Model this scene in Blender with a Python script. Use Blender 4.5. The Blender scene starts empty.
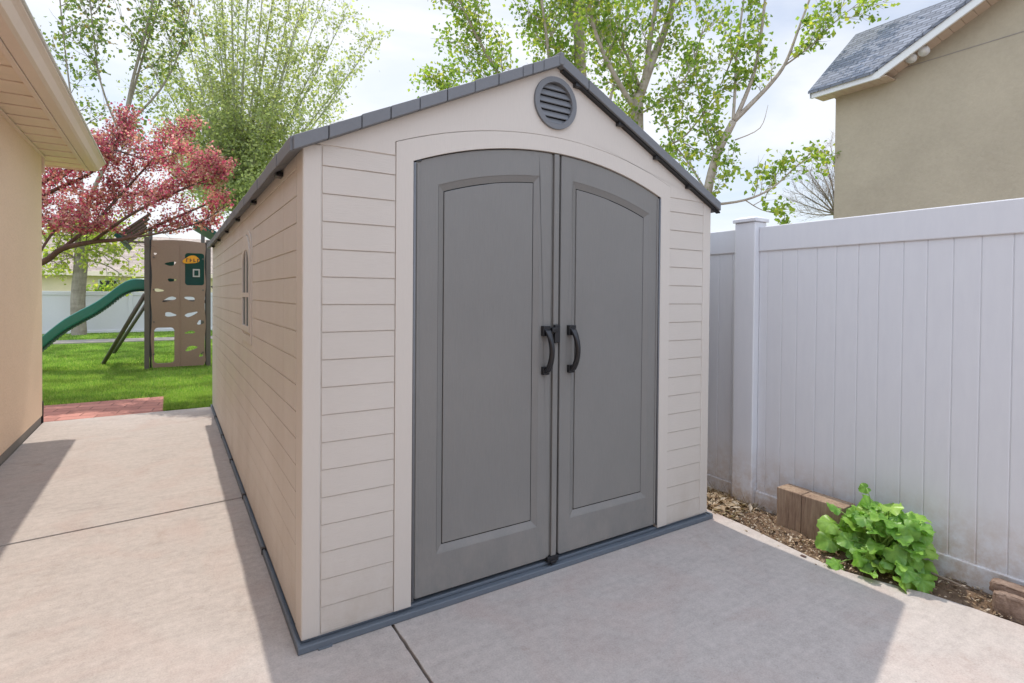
import bpy, bmesh, math, random
import numpy as np
from mathutils import Vector, Matrix
rnd = random.Random(7)
sc = bpy.context.scene
COL = sc.collection
R = math.radians

# ------------------------------------------------------------------ camera
F, SH = 538.81, -38.94
CP = Vector((-0.4054, -2.0565, 1.3007))
yaw, pitch, roll = R(32.367), R(-0.7433), R(0.4863)
fwd = Vector((math.sin(yaw)*math.cos(pitch), math.cos(yaw)*math.cos(pitch), math.sin(pitch)))
r0 = Vector((math.cos(yaw), -math.sin(yaw), 0)); u0 = r0.cross(fwd)
rt = r0*math.cos(roll)+u0*math.sin(roll); up = u0*math.cos(roll)-r0*math.sin(roll)
cam = bpy.data.objects.new('camera', bpy.data.cameras.new('camera')); COL.objects.link(cam)
cam.data.sensor_width = 36; cam.data.lens = F/1024*36; cam.data.shift_y = SH/1024
cam.data.clip_start = .05; cam.data.clip_end = 3000
m = Matrix((rt, up, -fwd)).transposed().to_4x4(); m.translation = CP; cam.matrix_world = m
sc.camera = cam
def at(px, py, d):
    """world point seen in the direction (px, py) at distance d: used only to set out the trees"""
    return CP + (fwd + rt*((px-512)/F) - up*((py-341.5-SH)/F))*d

# ------------------------------------------------------------------ materials
def rgb(*c): return (c[0], c[1], c[2], 1)
class NT:
    def __init__(s, name):
        s.m = bpy.data.materials.new(name); s.m.use_nodes = True
        s.t = s.m.node_tree; s.b = s.t.nodes['Principled BSDF']; s.out = s.t.nodes['Material Output']
        s.tc = s.n('ShaderNodeTexCoord')
    def n(s, k, **kw):
        o = s.t.nodes.new(k)
        for a, v in kw.items(): setattr(o, a, v)
        return o
    def l(s, a, b): s.t.links.new(a, b)
    def mapping(s, scale=(1,1,1), rot=(0,0,0), src='Object'):
        mp = s.n('ShaderNodeMapping'); mp.inputs['Scale'].default_value = scale; mp.inputs['Rotation'].default_value = rot
        s.l(s.tc.outputs[src], mp.inputs['Vector']); return mp.outputs[0]
    def noise(s, vec, scale, detail=4, rough=.55, dist=0):
        o = s.n('ShaderNodeTexNoise'); o.inputs['Scale'].default_value = scale; o.inputs['Detail'].default_value = detail
        o.inputs['Roughness'].default_value = rough; o.inputs['Distortion'].default_value = dist
        s.l(vec, o.inputs['Vector']); return o.outputs[0]
    def ramp(s, f, stops, interp='LINEAR'):
        o = s.n('ShaderNodeValToRGB'); o.color_ramp.interpolation = interp; e = o.color_ramp.elements
        while len(e) < len(stops): e.new(.5)
        for k, (p, c) in enumerate(stops):
            e[k].position = p; e[k].color = c if len(c) == 4 else rgb(*c)
        s.l(f, o.inputs[0]); return o.outputs[0]
    def mix(s, a, b, f, mode='MIX'):
        o = s.n('ShaderNodeMix', data_type='RGBA', blend_type=mode)
        for v, i in ((f, 0), (a, 6), (b, 7)):
            if hasattr(v, 'is_linked'): s.l(v, o.inputs[i])
            elif isinstance(v, (int, float)): o.inputs[i].default_value = v
            else: o.inputs[i].default_value = v if len(v) == 4 else rgb(*v)
        return o.outputs[2]
    def bump(s, h, strength=.3, dist=.01, prev=None):
        o = s.n('ShaderNodeBump'); o.inputs['Strength'].default_value = strength; o.inputs['Distance'].default_value = dist
        s.l(h, o.inputs['Height'])
        if prev: s.l(prev, o.inputs['Normal'])
        return o.outputs[0]
    def done(s, col=None, rough=.6, nrm=None, spec=None):
        if col is not None:
            if hasattr(col, 'is_linked'): s.l(col, s.b.inputs['Base Color'])
            else: s.b.inputs['Base Color'].default_value = rgb(*col)
        if hasattr(rough, 'is_linked'): s.l(rough, s.b.inputs['Roughness'])
        else: s.b.inputs['Roughness'].default_value = rough
        if nrm is not None: s.l(nrm, s.b.inputs['Normal'])
        if spec is not None: s.b.inputs['Specular IOR Level'].default_value = spec
        return s.m
M = {}
def plastic(name, c, var=.06, rough=.55, grain=(40,40,3), gs=.25, spec=.35, dust=None):
    t = NT(name); v = t.mapping(grain); nz = t.noise(v, 6, 5, .6); big = t.noise(t.mapping(), 1.3, 3)
    lo = [x*(1-var) for x in c]; hi = [x*(1+var) for x in c]
    col = t.mix(t.ramp(big, [(.3, lo), (.7, hi)]), t.ramp(nz, [(.3, lo), (.7, hi)]), .4)
    if dust:   # splash dirt low down and faint scuffs
        sp_ = t.n('ShaderNodeSeparateXYZ'); t.l(t.mapping(), sp_.inputs[0]); mr = t.n('ShaderNodeMapRange')
        mr.inputs[1].default_value = .02; mr.inputs[2].default_value = .42; mr.inputs[3].default_value = .42; mr.inputs[4].default_value = 0; t.l(sp_.outputs[2], mr.inputs[0])
        dn = t.ramp(t.noise(t.mapping((1,1,.6)), 9, 7, .72), [(.38, (0,0,0)), (.66, (1,1,1))])
        col = t.mix(col, dust, t.mix(dn, mr.outputs[0], 1, 'MULTIPLY'))
        sc_ = t.ramp(t.noise(t.mapping((2,2,9), (0,R(25),0)), 7, 6, .7, 1.5), [(.64, (0,0,0)), (.74, (.22,.22,.22))])
        col = t.mix(col, dust, sc_)
        rough = t.ramp(t.noise(t.mapping((1,1,.4)), 3, 5, .6), [(.3, (rough-.12,)*3), (.7, (rough+.14,)*3)])
    M[name] = t.done(col, rough, t.bump(nz, gs, .002), spec)
plastic('beige_siding', (.58,.525,.465), .06, .5, (3,3,60), .6, dust=(.42,.34,.26))
plastic('beige_trim', (.59,.535,.475), .035, .5, (30,30,4), .2)
plastic('grey_door', (.205,.197,.184), .09, .45, (60,60,2.5), .7, .4, dust=(.34,.30,.26))
plastic('roof_plastic', (.175,.18,.19), .08, .6, (10,10,10), .3)
plastic('base_plastic', (.125,.145,.17), .1, .55, (10,10,10), .3)
plastic('black_plastic', (.012,.012,.014), .1, .32, (10,10,10), .1, .5)
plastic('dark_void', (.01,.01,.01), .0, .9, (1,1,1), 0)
plastic('white_vinyl', (.66,.64,.66), .03, .42, (3,3,3), .05)
plastic('green_plastic', (.015,.17,.13), .1, .35, (4,4,4), .1, .5)
plastic('dark_green_plastic', (.01,.075,.06), .1, .45, (4,4,4), .1)
plastic('taupe_plastic', (.27,.185,.14), .1, .5, (6,6,6), .4)
plastic('grey_steel', (.11,.095,.085), .1, .45, (5,5,5), .1, .5)
plastic('orange_paint', (.75,.33,.02), .1, .5, (4,4,4), .1)
plastic('white_paint', (.72,.72,.70), .04, .5, (4,4,4), .1)
t = NT('fence_vinyl'); v = t.mapping(); n = t.noise(t.mapping((4,9,2)), 3, 6, .65); n2 = t.noise(v, 14, 6, .7)
sp_ = t.n('ShaderNodeSeparateXYZ'); t.l(v, sp_.inputs[0]); mr = t.n('ShaderNodeMapRange'); mr.inputs[1].default_value = .0; mr.inputs[2].default_value = .40; mr.inputs[3].default_value = .8; mr.inputs[4].default_value = 0
t.l(sp_.outputs[2], mr.inputs[0]); dirt = t.mix(t.ramp(n2, [(.38, (0,0,0)), (.62, (1,1,1))]), mr.outputs[0], 1, 'MULTIPLY')
c = t.ramp(n, [(.3, (.635,.64,.665)), (.7, (.665,.67,.69))]); c = t.mix(c, (.42,.30,.20), dirt)
M['fence_vinyl'] = t.done(c, .42, None, .35)
plastic('cream_metal', (.84,.67,.55), .04, .4, (3,3,3), .05, .5)
plastic('gutter_lip', (.78,.75,.70), .04, .35, (3,3,3), .05, .5)
plastic('cream_soffit', (.86,.69,.54), .06, .5, (3,3,3), .1)
plastic('tan_soffit', (.50,.39,.29), .08, .6, (3,3,3), .1)
plastic('lamp_glass', (.75,.75,.72), .02, .15, (3,3,3), 0, .6)

def stucco(name, c, sc_=60, spread=.1):
    t = NT(name); v = t.mapping(); n1 = t.noise(v, sc_, 6, .65); n2 = t.noise(v, 1.1, 5, .6, .4); n3 = t.noise(v, 9, 3)
    lo = [x*(1-spread) for x in c]; hi = [x*(1+spread) for x in c]
    col = t.mix(t.ramp(n2, [(.3, lo), (.7, hi)]), t.ramp(n1, [(.25, [x*.8 for x in c]), (.75, [x*1.1 for x in c])]), .35)
    b = t.bump(n1, .55, .008); b = t.bump(n3, .25, .02, b)
    M[name] = t.done(col, .92, b, .15)
stucco('peach_stucco', (.89,.665,.48), 55, .05)
stucco('olive_stucco', (.42,.36,.265), 24, .12)
stucco('cream_stucco', (.80,.64,.47), 40)
stucco('foundation', (.28,.25,.22), 30)

t = NT('concrete'); v = t.mapping()
big = t.noise(v, .9, 5, .6, .5); mid = t.noise(v, 4.5, 6, .65, .8); fine = t.noise(v, 150, 3, .7)
streak = t.noise(t.mapping((1.3,15,1), (0,0,R(14))), 2.0, 7, .62, .3)
blot = t.noise(v, 2.2, 3, .5, 1.2)
c = t.ramp(big, [(.3, (.44,.405,.375)), (.5, (.53,.485,.445)), (.72, (.56,.50,.455))])
c = t.mix(c, t.ramp(mid, [(.3, (.30,.28,.265)), (.48, (.53,.49,.455)), (.72, (.68,.63,.59))]), .55)
c = t.mix(c, t.ramp(streak, [(.36, (.30,.275,.25)), (.62, (.70,.64,.59))]), .22)
c = t.mix(c, t.ramp(t.noise(v, 28, 6, .7), [(.35, (.34,.31,.285)), (.65, (.66,.61,.565))]), .38)
c = t.mix(c, (.50,.36,.31), t.ramp(blot, [(.5, (0,0,0)), (.7, (.38,.38,.38))]))
vo = t.n('ShaderNodeTexVoronoi'); vo.inputs['Scale'].default_value = 13; t.l(v, vo.inputs['Vector'])
pit = t.ramp(vo.outputs['Distance'], [(.025, (1,1,1)), (.06, (0,0,0))])
msk = t.ramp(t.noise(v, 6, 2), [(.46, (0,0,0)), (.54, (1,1,1))])
pm = t.mix(pit, (0,0,0), 0); pm = t.mix(pit, msk, 1.0, 'MULTIPLY')
c = t.mix(c, (.16,.12,.09), t.mix(pm, (.6,.6,.6), 1.0, 'MULTIPLY'))
c = t.mix(c, t.ramp(fine, [(.3, (.30,.275,.25)), (.7, (.70,.65,.60))]), .3)
b = t.bump(fine, .5, .003); b = t.bump(streak, .12, .004, b); b = t.bump(mid, .15, .01, b)
c = t.mix(c, (.30,.21,.15), t.ramp(t.noise(t.mapping((1,1,1),(0,0,1.1)), 1.7, 7, .68, .8), [(.60, (0,0,0)), (.74, (.45,.45,.45))]))
c = t.mix(c, (.865,.84,.835), 1, 'MULTIPLY')
M['concrete'] = t.done(c, .85, b, .2)

t = NT('soil'); v = t.mapping(); n1 = t.noise(v, 45, 6, .7); n2 = t.noise(v, 5, 3)
c = t.mix(t.ramp(n1, [(.3, (.07,.045,.03)), (.6, (.22,.15,.10)), (.8, (.36,.27,.19))]), t.ramp(n2, [(.3, (.12,.08,.055)), (.7, (.24,.17,.12))]), .4)
M['soil'] = t.done(c, .95, t.bump(n1, .8, .02), .1)

t = NT('lawn_ground'); v = t.mapping(); n1 = t.noise(v, 22, 6, .7); n2 = t.noise(v, .7, 4, .6); n3 = t.noise(t.mapping((1,3,1)), 3.0, 5, .65)
c = t.ramp(n2, [(.3, (.17,.30,.06)), (.7, (.30,.43,.10))])
c = t.mix(c, t.ramp(n1, [(.3, (.04,.115,.012)), (.7, (.18,.32,.04))]), .45)
c = t.mix(c, (.22,.30,.05), t.ramp(n3, [(.5, (0,0,0)), (.8, (.6,.6,.6))]))
c = t.mix(c, (.33,.30,.14), t.ramp(t.noise(v, 1.6, 6, .7), [(.55, (0,0,0)), (.72, (.7,.7,.7))]))
M['lawn'] = t.done(c, .9, t.bump(n1, .9, .04), .1)

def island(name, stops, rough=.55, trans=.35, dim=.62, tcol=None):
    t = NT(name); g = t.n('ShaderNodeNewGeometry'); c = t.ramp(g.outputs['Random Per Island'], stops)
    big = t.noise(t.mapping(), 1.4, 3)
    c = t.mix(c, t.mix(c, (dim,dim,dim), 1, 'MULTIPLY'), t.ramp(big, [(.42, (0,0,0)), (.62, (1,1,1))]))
    t.done(c, rough, None, .25)
    if trans:
        tr = t.n('ShaderNodeBsdfTranslucent'); t.l(t.mix(c, tcol or (1.35,1.45,.85), 1, 'MULTIPLY'), tr.inputs[0])
        ms = t.n('ShaderNodeMixShader'); ms.inputs[0].default_value = trans
        t.l(t.b.outputs[0], ms.inputs[1]); t.l(tr.outputs[0], ms.inputs[2]); t.l(ms.outputs[0], t.out.inputs[0])
    M[name] = t.m
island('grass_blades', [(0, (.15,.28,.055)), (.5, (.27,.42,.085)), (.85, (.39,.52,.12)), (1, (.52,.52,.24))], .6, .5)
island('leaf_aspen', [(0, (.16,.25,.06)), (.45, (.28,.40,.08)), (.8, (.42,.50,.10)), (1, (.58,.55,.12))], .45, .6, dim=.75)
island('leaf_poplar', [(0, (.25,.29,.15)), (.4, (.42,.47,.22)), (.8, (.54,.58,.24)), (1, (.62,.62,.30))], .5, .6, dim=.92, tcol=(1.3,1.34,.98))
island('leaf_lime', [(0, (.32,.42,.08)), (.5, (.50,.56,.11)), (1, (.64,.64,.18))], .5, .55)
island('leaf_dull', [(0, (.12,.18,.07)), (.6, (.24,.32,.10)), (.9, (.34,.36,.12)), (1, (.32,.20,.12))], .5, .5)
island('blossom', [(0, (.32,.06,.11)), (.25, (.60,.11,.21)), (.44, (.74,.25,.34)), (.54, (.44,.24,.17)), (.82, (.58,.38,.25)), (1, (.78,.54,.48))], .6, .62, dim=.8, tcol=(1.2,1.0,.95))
island('litter', [(0, (.16,.09,.05)), (.35, (.42,.29,.18)), (.7, (.62,.49,.34)), (1, (.76,.66,.54))], .8, .2)
island('twigs', [(0, (.22,.17,.13)), (1, (.34,.27,.21))], .8, 0)

def leafmat(name):
    t = NT(name); g = t.n('ShaderNodeNewGeometry'); v = t.mapping(); n = t.noise(v, 30, 3)
    c = t.ramp(g.outputs['Random Per Island'], [(0, (.11,.27,.04)), (.5, (.20,.42,.06)), (.85, (.34,.56,.09)), (1, (.48,.62,.14))])
    c = t.mix(c, t.ramp(n, [(.35, (.10,.24,.04)), (.65, (.36,.58,.13))]), .4)
    t.done(c, .38, t.bump(n, .35, .004), .45)
    tr = t.n('ShaderNodeBsdfTranslucent'); t.l(t.mix(c, (1.3,1.4,.7), 1, 'MULTIPLY'), tr.inputs[0])
    ms = t.n('ShaderNodeMixShader'); ms.inputs[0].default_value = .35
    t.l(t.b.outputs[0], ms.inputs[1]); t.l(tr.outputs[0], ms.inputs[2]); t.l(ms.outputs[0], t.out.inputs[0]); M[name] = t.m
leafmat('weed_leaf')
plastic('weed_stem', (.22,.36,.08), .15, .5, (5,5,5), .2)

def bark(name, a, b_):
    t = NT(name); v = t.mapping((1,1,.25)); n = t.noise(v, 18, 6, .7); n2 = t.noise(t.mapping((.4,.4,2)), 5, 4)
    c = t.mix(t.ramp(n, [(.3, a), (.7, b_)]), t.ramp(n2, [(.35, a), (.6, b_)]), .4)
    M[name] = t.done(c, .9, t.bump(n, .7, .02), .15)
bark('bark_pale', (.26,.21,.16), (.50,.43,.35)); bark('bark_brown', (.20,.165,.13), (.38,.33,.27)); bark('bark_green', (.24,.24,.15), (.42,.41,.28)); bark('bark_dark', (.07,.045,.04), (.17,.11,.095))

t = NT('timber'); v = t.mapping((12,12,.9)); n = t.noise(v, 5, 7, .75, .3); n2 = t.noise(t.mapping((1,1,.6)), 6, 4)
c = t.mix(t.ramp(n, [(.32, (.08,.055,.04)), (.43, (.27,.19,.135)), (.6, (.41,.31,.22)), (.8, (.56,.45,.34))]), t.ramp(n2, [(.35, (.17,.10,.07)), (.65, (.40,.29,.20))]), .4)
M['timber'] = t.done(c, .88, t.bump(n, .8, .008), .15)

t = NT('brick_block'); v = t.mapping(); n = t.noise(v, 60, 5, .7); n2 = t.noise(v, 9, 3)
M['brick_block'] = t.done(t.mix(t.ramp(n, [(.3, (.13,.085,.065)), (.7, (.36,.27,.21))]), t.ramp(n2, [(.4, (.18,.12,.09)), (.7, (.40,.30,.24))]), .5), .92, t.bump(n, .8, .008), .1)

def shingles(name, base, sx, sy, rot=(0,0,0), axes=None):
    t = NT(name); v = t.mapping((1,1,1), rot)
    if axes:
        sp_ = t.n('ShaderNodeSeparateXYZ'); cb_ = t.n('ShaderNodeCombineXYZ'); t.l(v, sp_.inputs[0])
        t.l(sp_.outputs[axes[0]], cb_.inputs[0]); t.l(sp_.outputs[axes[1]], cb_.inputs[1]); v = cb_.outputs[0]
    bk = t.n('ShaderNodeTexBrick'); bk.inputs['Scale'].default_value = 1
    bk.inputs['Brick Width'].default_value = sx; bk.inputs['Row Height'].default_value = sy; bk.inputs['Mortar Size'].default_value = .008
    bk.inputs['Color1'].default_value = rgb(*[x*.72 for x in base]); bk.inputs['Color2'].default_value = rgb(*[x*1.3 for x in base])
    bk.inputs['Mortar'].default_value = rgb(*[x*.3 for x in base]); t.l(v, bk.inputs['Vector'])
    n = t.noise(v, 90, 3, .7); n2 = t.noise(v, 3, 3)
    c = t.mix(bk.outputs[0], t.ramp(n, [(.3, [x*.6 for x in base]), (.7, [x*1.5 for x in base])]), .3)
    b = t.bump(bk.outputs['Fac'], -.6, .02); b = t.bump(n, .4, .005, b)
    M[name] = t.done(c, .9, b, .15)
shingles('blue_shingles', (.20,.215,.25), .17, .062, axes=(1,2))
shingles('brown_shingles', (.40,.33,.28), .5, .12, axes=(0,2))
shingles('red_pavers', (.42,.20,.165), .32, .17, (0,0,R(8)))
M['red_pavers'].node_tree.nodes['Brick Texture'].inputs['Mortar'].default_value = rgb(.17,.09,.07)
t = NT('window_glass'); M['window_glass'] = t.done((.03,.03,.033), .35, None, .2)
t = NT('rock'); n = t.noise(t.mapping(), 25, 5, .7); M['rock'] = t.done(t.ramp(n, [(.3, (.38,.35,.33)), (.7, (.66,.64,.62))]), .9, t.bump(n, .6, .01))

# ------------------------------------------------------------------ mesh helpers
class MB:
    def __init__(s): s.v = []; s.f = []
    def add(s, vs, fs):
        o = len(s.v); s.v += [tuple(p) for p in vs]; s.f += [tuple(o+i for i in f) for f in fs]
    def box(s, x0, x1, y0, y1, z0, z1):
        s.add([(x0,y0,z0),(x1,y0,z0),(x1,y1,z0),(x0,y1,z0),(x0,y0,z1),(x1,y0,z1),(x1,y1,z1),(x0,y1,z1)],
              [(0,3,2,1),(4,5,6,7),(0,1,5,4),(1,2,6,5),(2,3,7,6),(3,0,4,7)])
    def hexa(s, p): s.add(p, [(0,3,2,1),(4,5,6,7),(0,1,5,4),(1,2,6,5),(2,3,7,6),(3,0,4,7)])
    def prism(s, base, off):
        """polygon base (3D points) pushed along the vector off"""
        n = len(base); off = Vector(off); b = [Vector(p) for p in base]
        s.add(b+[p+off for p in b], [tuple(range(n-1,-1,-1)), tuple(range(n, 2*n))]+[(i,(i+1)%n,n+(i+1)%n,n+i) for i in range(n)])
    def tube(s, pts, rad, n=8, cap=True):
        pts = [Vector(p) for p in pts]; k = len(pts)
        rad = rad if isinstance(rad, (list, tuple)) else [rad]*k
        vs = []; prev = None
        for i, p in enumerate(pts):
            d = (pts[min(i+1,k-1)]-pts[max(i-1,0)]); d = d.normalized() if d.length > 1e-9 else Vector((0,0,1))
            if prev is None:
                a = d.cross(Vector((0,0,1)) if abs(d.z) < .9 else Vector((1,0,0))).normalized()
            else:
                a = (prev - d*prev.dot(d)); a = a.normalized() if a.length > 1e-6 else d.orthogonal().normalized()
            prev = a; b = d.cross(a)
            for j in range(n):
                q = 2*math.pi*j/n; vs.append(p+(a*math.cos(q)+b*math.sin(q))*rad[i])
        fs = []
        for i in range(k-1):
            for j in range(n):
                fs.append((i*n+j, i*n+(j+1)%n, (i+1)*n+(j+1)%n, (i+1)*n+j))
        if cap: fs += [tuple(range(n-1,-1,-1)), tuple((k-1)*n+j for j in range(n))]
        s.add(vs, fs)
    def build(s, name, mat, parent=None, bevel=0, smooth=False, seg=2):
        me = bpy.data.meshes.new(name); me.from_pydata(s.v, [], s.f); me.update()
        bm = bmesh.new(); bm.from_mesh(me); bmesh.ops.recalc_face_normals(bm, faces=bm.faces); bm.to_mesh(me); bm.free()
        return link(name, me, mat, parent, bevel, smooth, seg)
def link(name, me, mat, parent=None, bevel=0, smooth=False, seg=2):
    o = bpy.data.objects.new(name, me); COL.objects.link(o)
    if mat: me.materials.clear(); me.materials.append(M[mat])
    if parent is not None:
        o.parent = parent; o.matrix_parent_inverse = Matrix.Translation(-world(parent))
    if bevel:
        md = o.modifiers.new('bevel', 'BEVEL'); md.width = bevel; md.segments = seg; md.limit_method = 'ANGLE'; md.angle_limit = R(35)
    if smooth: me.polygons.foreach_set('use_smooth', [True]*len(me.polygons))
    return o
def world(o): return o.location.copy() if o.type == 'EMPTY' else Vector((0,0,0))
def thing(name, loc, label, cat, group=None):
    o = bpy.data.objects.new(name, None); COL.objects.link(o); o.location = loc; o.empty_display_size = .2
    return tag(o, label, cat, group)
def tag(o, label, cat, group=None):
    o['label'] = label; o['category'] = cat
    if group: o['group'] = group
    return o
def struct(o, kind='structure'): o['kind'] = kind; return o
def plate(name, outer, holes, mat, parent, conv, depth, bevel=0):
    """flat plate with holes, cut from outlines; conv maps (u, v, w) to world, w runs 0..depth"""
    cu = bpy.data.curves.new('outline', 'CURVE'); cu.dimensions = '2D'; cu.fill_mode = 'BOTH'; cu.extrude = depth/2
    for pts in [outer]+list(holes):
        sp = cu.splines.new('POLY'); sp.points.add(len(pts)-1); sp.use_cyclic_u = True
        for k, q in enumerate(pts): sp.points[k].co = (q[0], q[1], 0, 1)
    tmp = bpy.data.objects.new('outline', cu); COL.objects.link(tmp)
    dg = bpy.context.evaluated_depsgraph_get(); dg.update()
    me = bpy.data.meshes.new_from_object(tmp.evaluated_get(dg)); bpy.data.objects.remove(tmp); bpy.data.curves.remove(cu)
    for v_ in me.vertices: v_.co = conv(v_.co.x, v_.co.y, v_.co.z+depth/2)
    bm = bmesh.new(); bm.from_mesh(me); bmesh.ops.remove_doubles(bm, verts=bm.verts, dist=1e-5); bmesh.ops.recalc_face_normals(bm, faces=bm.faces); bm.to_mesh(me); bm.free()
    me.name = name
    return link(name, me, mat, parent, bevel)
def arc(cx, cz, r, x0, x1, n=24):
    return [(x0+(x1-x0)*k/n, cz+math.sqrt(max(r*r-(x0+(x1-x0)*k/n-cx)**2, 0))) for k in range(n+1)]
def circle(cx, cz, r, n=40, a0=0): return [(cx+r*math.cos(a0+2*math.pi*k/n), cz+r*math.sin(a0+2*math.pi*k/n)) for k in range(n)]
def blob(cx, cz, a, b, rot=0, n=20, wob=.12, seed=0):
    q = random.Random(seed); ph = q.random()*6
    out = []
    for k in range(n):
        t_ = 2*math.pi*k/n; rr = 1+wob*math.sin(3*t_+ph)+wob*.5*math.sin(2*t_+ph*2)
        x, z = a*rr*math.cos(t_), b*rr*math.sin(t_)
        out.append((cx+x*math.cos(rot)-z*math.sin(rot), cz+x*math.sin(rot)+z*math.cos(rot)))
    return out

# ------------------------------------------------------------------ ground
def poly_slab(name, pts, z0, z1, mat, bevel=0):
    b = MB(); b.prism([(x, y, z0) for x, y in pts], (0,0,z1-z0)); return struct(b.build(name, mat, None, bevel))
b = MB(); b.add([(-900,-900,-.09),(900,-900,-.09),(900,900,-.09),(-900,900,-.09)], [(0,1,2,3)]); struct(b.build('ground', 'soil'))
edge = [(2.36,4.95),(2.39,1.2),(2.385,.1),(2.365,-.2),(2.335,-.42),(2.31,-.62),(2.315,-.76),(2.36,-.9),(2.425,-1.05),(2.455,-1.2),(2.475,-1.36),(2.49,-2.2),(2.49,-7)]
j1 = lambda x: 1.75+.09*x
L = -1.478
g = .0095
poly_slab('path', [(L, j1(L)+g), (.333, j1(.333)+g), (.333, 4.98), (L, 4.955)], -.12, 0, 'concrete', .004)
# front left slab and right slab; the joint between them has a ragged crack
crk = [(.335,1.77),(.335,.0),(.335,-.05),(.3345,-.10),(.3345,-.13),(.3352,-.16),(.3342,-.19),(.3348,-.22),(.334,-.27),(.335,-.33),(.334,-.45),(.333,-.8),(.335,-7)]
poly_slab('patio', [(L, j1(L)-g), (L, -7)]+[(x-.0045+rnd.uniform(-.0015,.001), y) for x, y in reversed(crk[1:])]+[(.3315, j1(.333)-g)], -.12, 0, 'concrete', .003)
poly_slab('patio', [(x+.0045+rnd.uniform(-.001,.002), y) for x, y in crk]+list(reversed(edge))+[(.3365, 4.98)], -.12, 0, 'concrete', .003)
b = MB(); b.add([(x, y, -.03) for x, y in [(2.2,8),(2.2,-7),(2.9,-7),(2.9,8)]], [(0,1,2,3)])
# uneven bed of soil along the fence
def eb0(y):
    for (xa, ya), (xb, yb) in zip(edge[:-1], edge[1:]):
        if yb <= y <= ya: return xa+(xb-xa)*(y-ya)/(yb-ya)
    return 2.4
b = MB(); nx, ny = 26, 320
vs = []
for j in range(ny+1):
    y = 5-11*j/ny
    for i in range(nx+1):
        x = 2.26+.46*i/nx
        vs.append((x, y, -.034+.05*min(1, max(0, (x-eb0(y)-.01)/.12))*(1-.25*max(0,(x-2.55)/.1))+.006*math.sin(y*23+x*17)+rnd.uniform(-.007,.007)))
b.add(vs, [(j*(nx+1)+i, j*(nx+1)+i+1, (j+1)*(nx+1)+i+1, (j+1)*(nx+1)+i) for j in range(ny) for i in range(nx)])
struct(b.build('soil_bed', 'soil', None, 0, True))
b = MB(); b.add([(-.47,4.99,-.012),(60,4.99,-.012),(60,15.36,-.012),(-.47,15.36,-.012)], [(0,1,2,3)]); b.add([(-60,6.0,-.012),(-.47,6.0,-.012),(-.47,15.36,-.012),(-60,15.36,-.012)], [(0,1,2,3)])
b.add([(-60,16.44,-.012),(60,16.44,-.012),(60,120,-.012),(-60,120,-.012)], [(0,1,2,3)])
struct(b.build('lawn', 'lawn'))
b = MB(); b.add([(3.4,-60,-.05),(60,-60,-.05),(60,4.98,-.05),(3.4,4.98,-.05)], [(0,1,2,3)]); struct(b.build('neighbour_yard', 'concrete'))
poly_slab('garden_path', [(-60,15.35),(60,15.35),(60,16.45),(-60,16.45)], -.1, .012, 'foundation')
poly_slab('paver_path', [(-8,4.965),(-.475,4.985),(-.475,6.0),(-8,6.05)], -.08, -.004, 'red_pavers', .004)
# grass blades: one uncountable mass
q = np.random.default_rng(3)
def blades(n, x0, x1, y0, y1, h, w):
    X = q.uniform(x0, x1, n); Y = q.uniform(y0, y1, n)**1.0; a = q.uniform(0, 2*np.pi, n); hh = q.uniform(.55, 1.2, n)*h; ln = q.uniform(-.6, .6, (n,2))*h
    ww = w*q.uniform(.6, 1.2, n); dx, dy = np.cos(a)*ww/2, np.sin(a)*ww/2
    V = np.stack([np.stack([X-dx,Y-dy,np.full(n,-.015)],1), np.stack([X+dx,Y+dy,np.full(n,-.015)],1), np.stack([X+ln[:,0],Y+ln[:,1],hh-.012],1)], 1)
    return V.reshape(-1,3)
V = np.concatenate([blades(26000,-.47,.6,4.99,6.1,.035,.007), blades(60000,-2.6,.6,6.0,9.5,.04,.009), blades(60000,-3.6,.9,9.5,15,.045,.016), blades(26000,-4.6,1,16.6,19.2,.05,.03)])
nv = len(V); me = bpy.data.meshes.new('grass'); me.vertices.add(nv); me.vertices.foreach_set('co', V.ravel()); me.loops.add(nv); me.loops.foreach_set('vertex_index', np.arange(nv))
me.polygons.add(nv//3); me.polygons.foreach_set('loop_start', np.arange(0, nv, 3)); me.polygons.foreach_set('loop_total', np.full(nv//3, 3)); me.update()
go = link('grass', me, 'grass_blades'); struct(go, 'stuff'); tag(go, 'short green lawn grass behind the concrete path', 'grass')

# ------------------------------------------------------------------ shed
W, D, PITCH = 2.27, 4.93, .1024
shed = thing('garden_shed', (0,0,0), 'beige plastic garden shed with grey arched double doors on the concrete', 'shed')
fr = lambda y0: (lambda u, v, w: Vector((u, y0+w, v)))           # plate standing in the front plane
b = MB()
b.box(-.012, W+.012, -.022, D+.02, .0, .018); b.box(.0, W, .004, D, .018, .034)
b.box(-.02, -.008, -.03, D+.03, 0, .03); b.box(W+.008, W+.02, -.03, D+.03, 0, .03); b.box(-.02, W+.02, -.034, -.022, 0, .026); b.box(-.02, W+.02, D+.02, D+.032, 0, .03)
fb = b.build('floor_base', 'base_plastic', shed, .004)
for y in (.855,1.706,2.555,3.4,4.25):
    b = MB(); b.box(-.0235, -.004, y-.011, y+.011, .004, .0345); b.build('joint_clip', 'black_plastic', fb)
b = MB(); b.box(.05, .10, -.042, -.03, 0, .006); b.build('anchor_tab', 'base_plastic', fb, .001)
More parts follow.
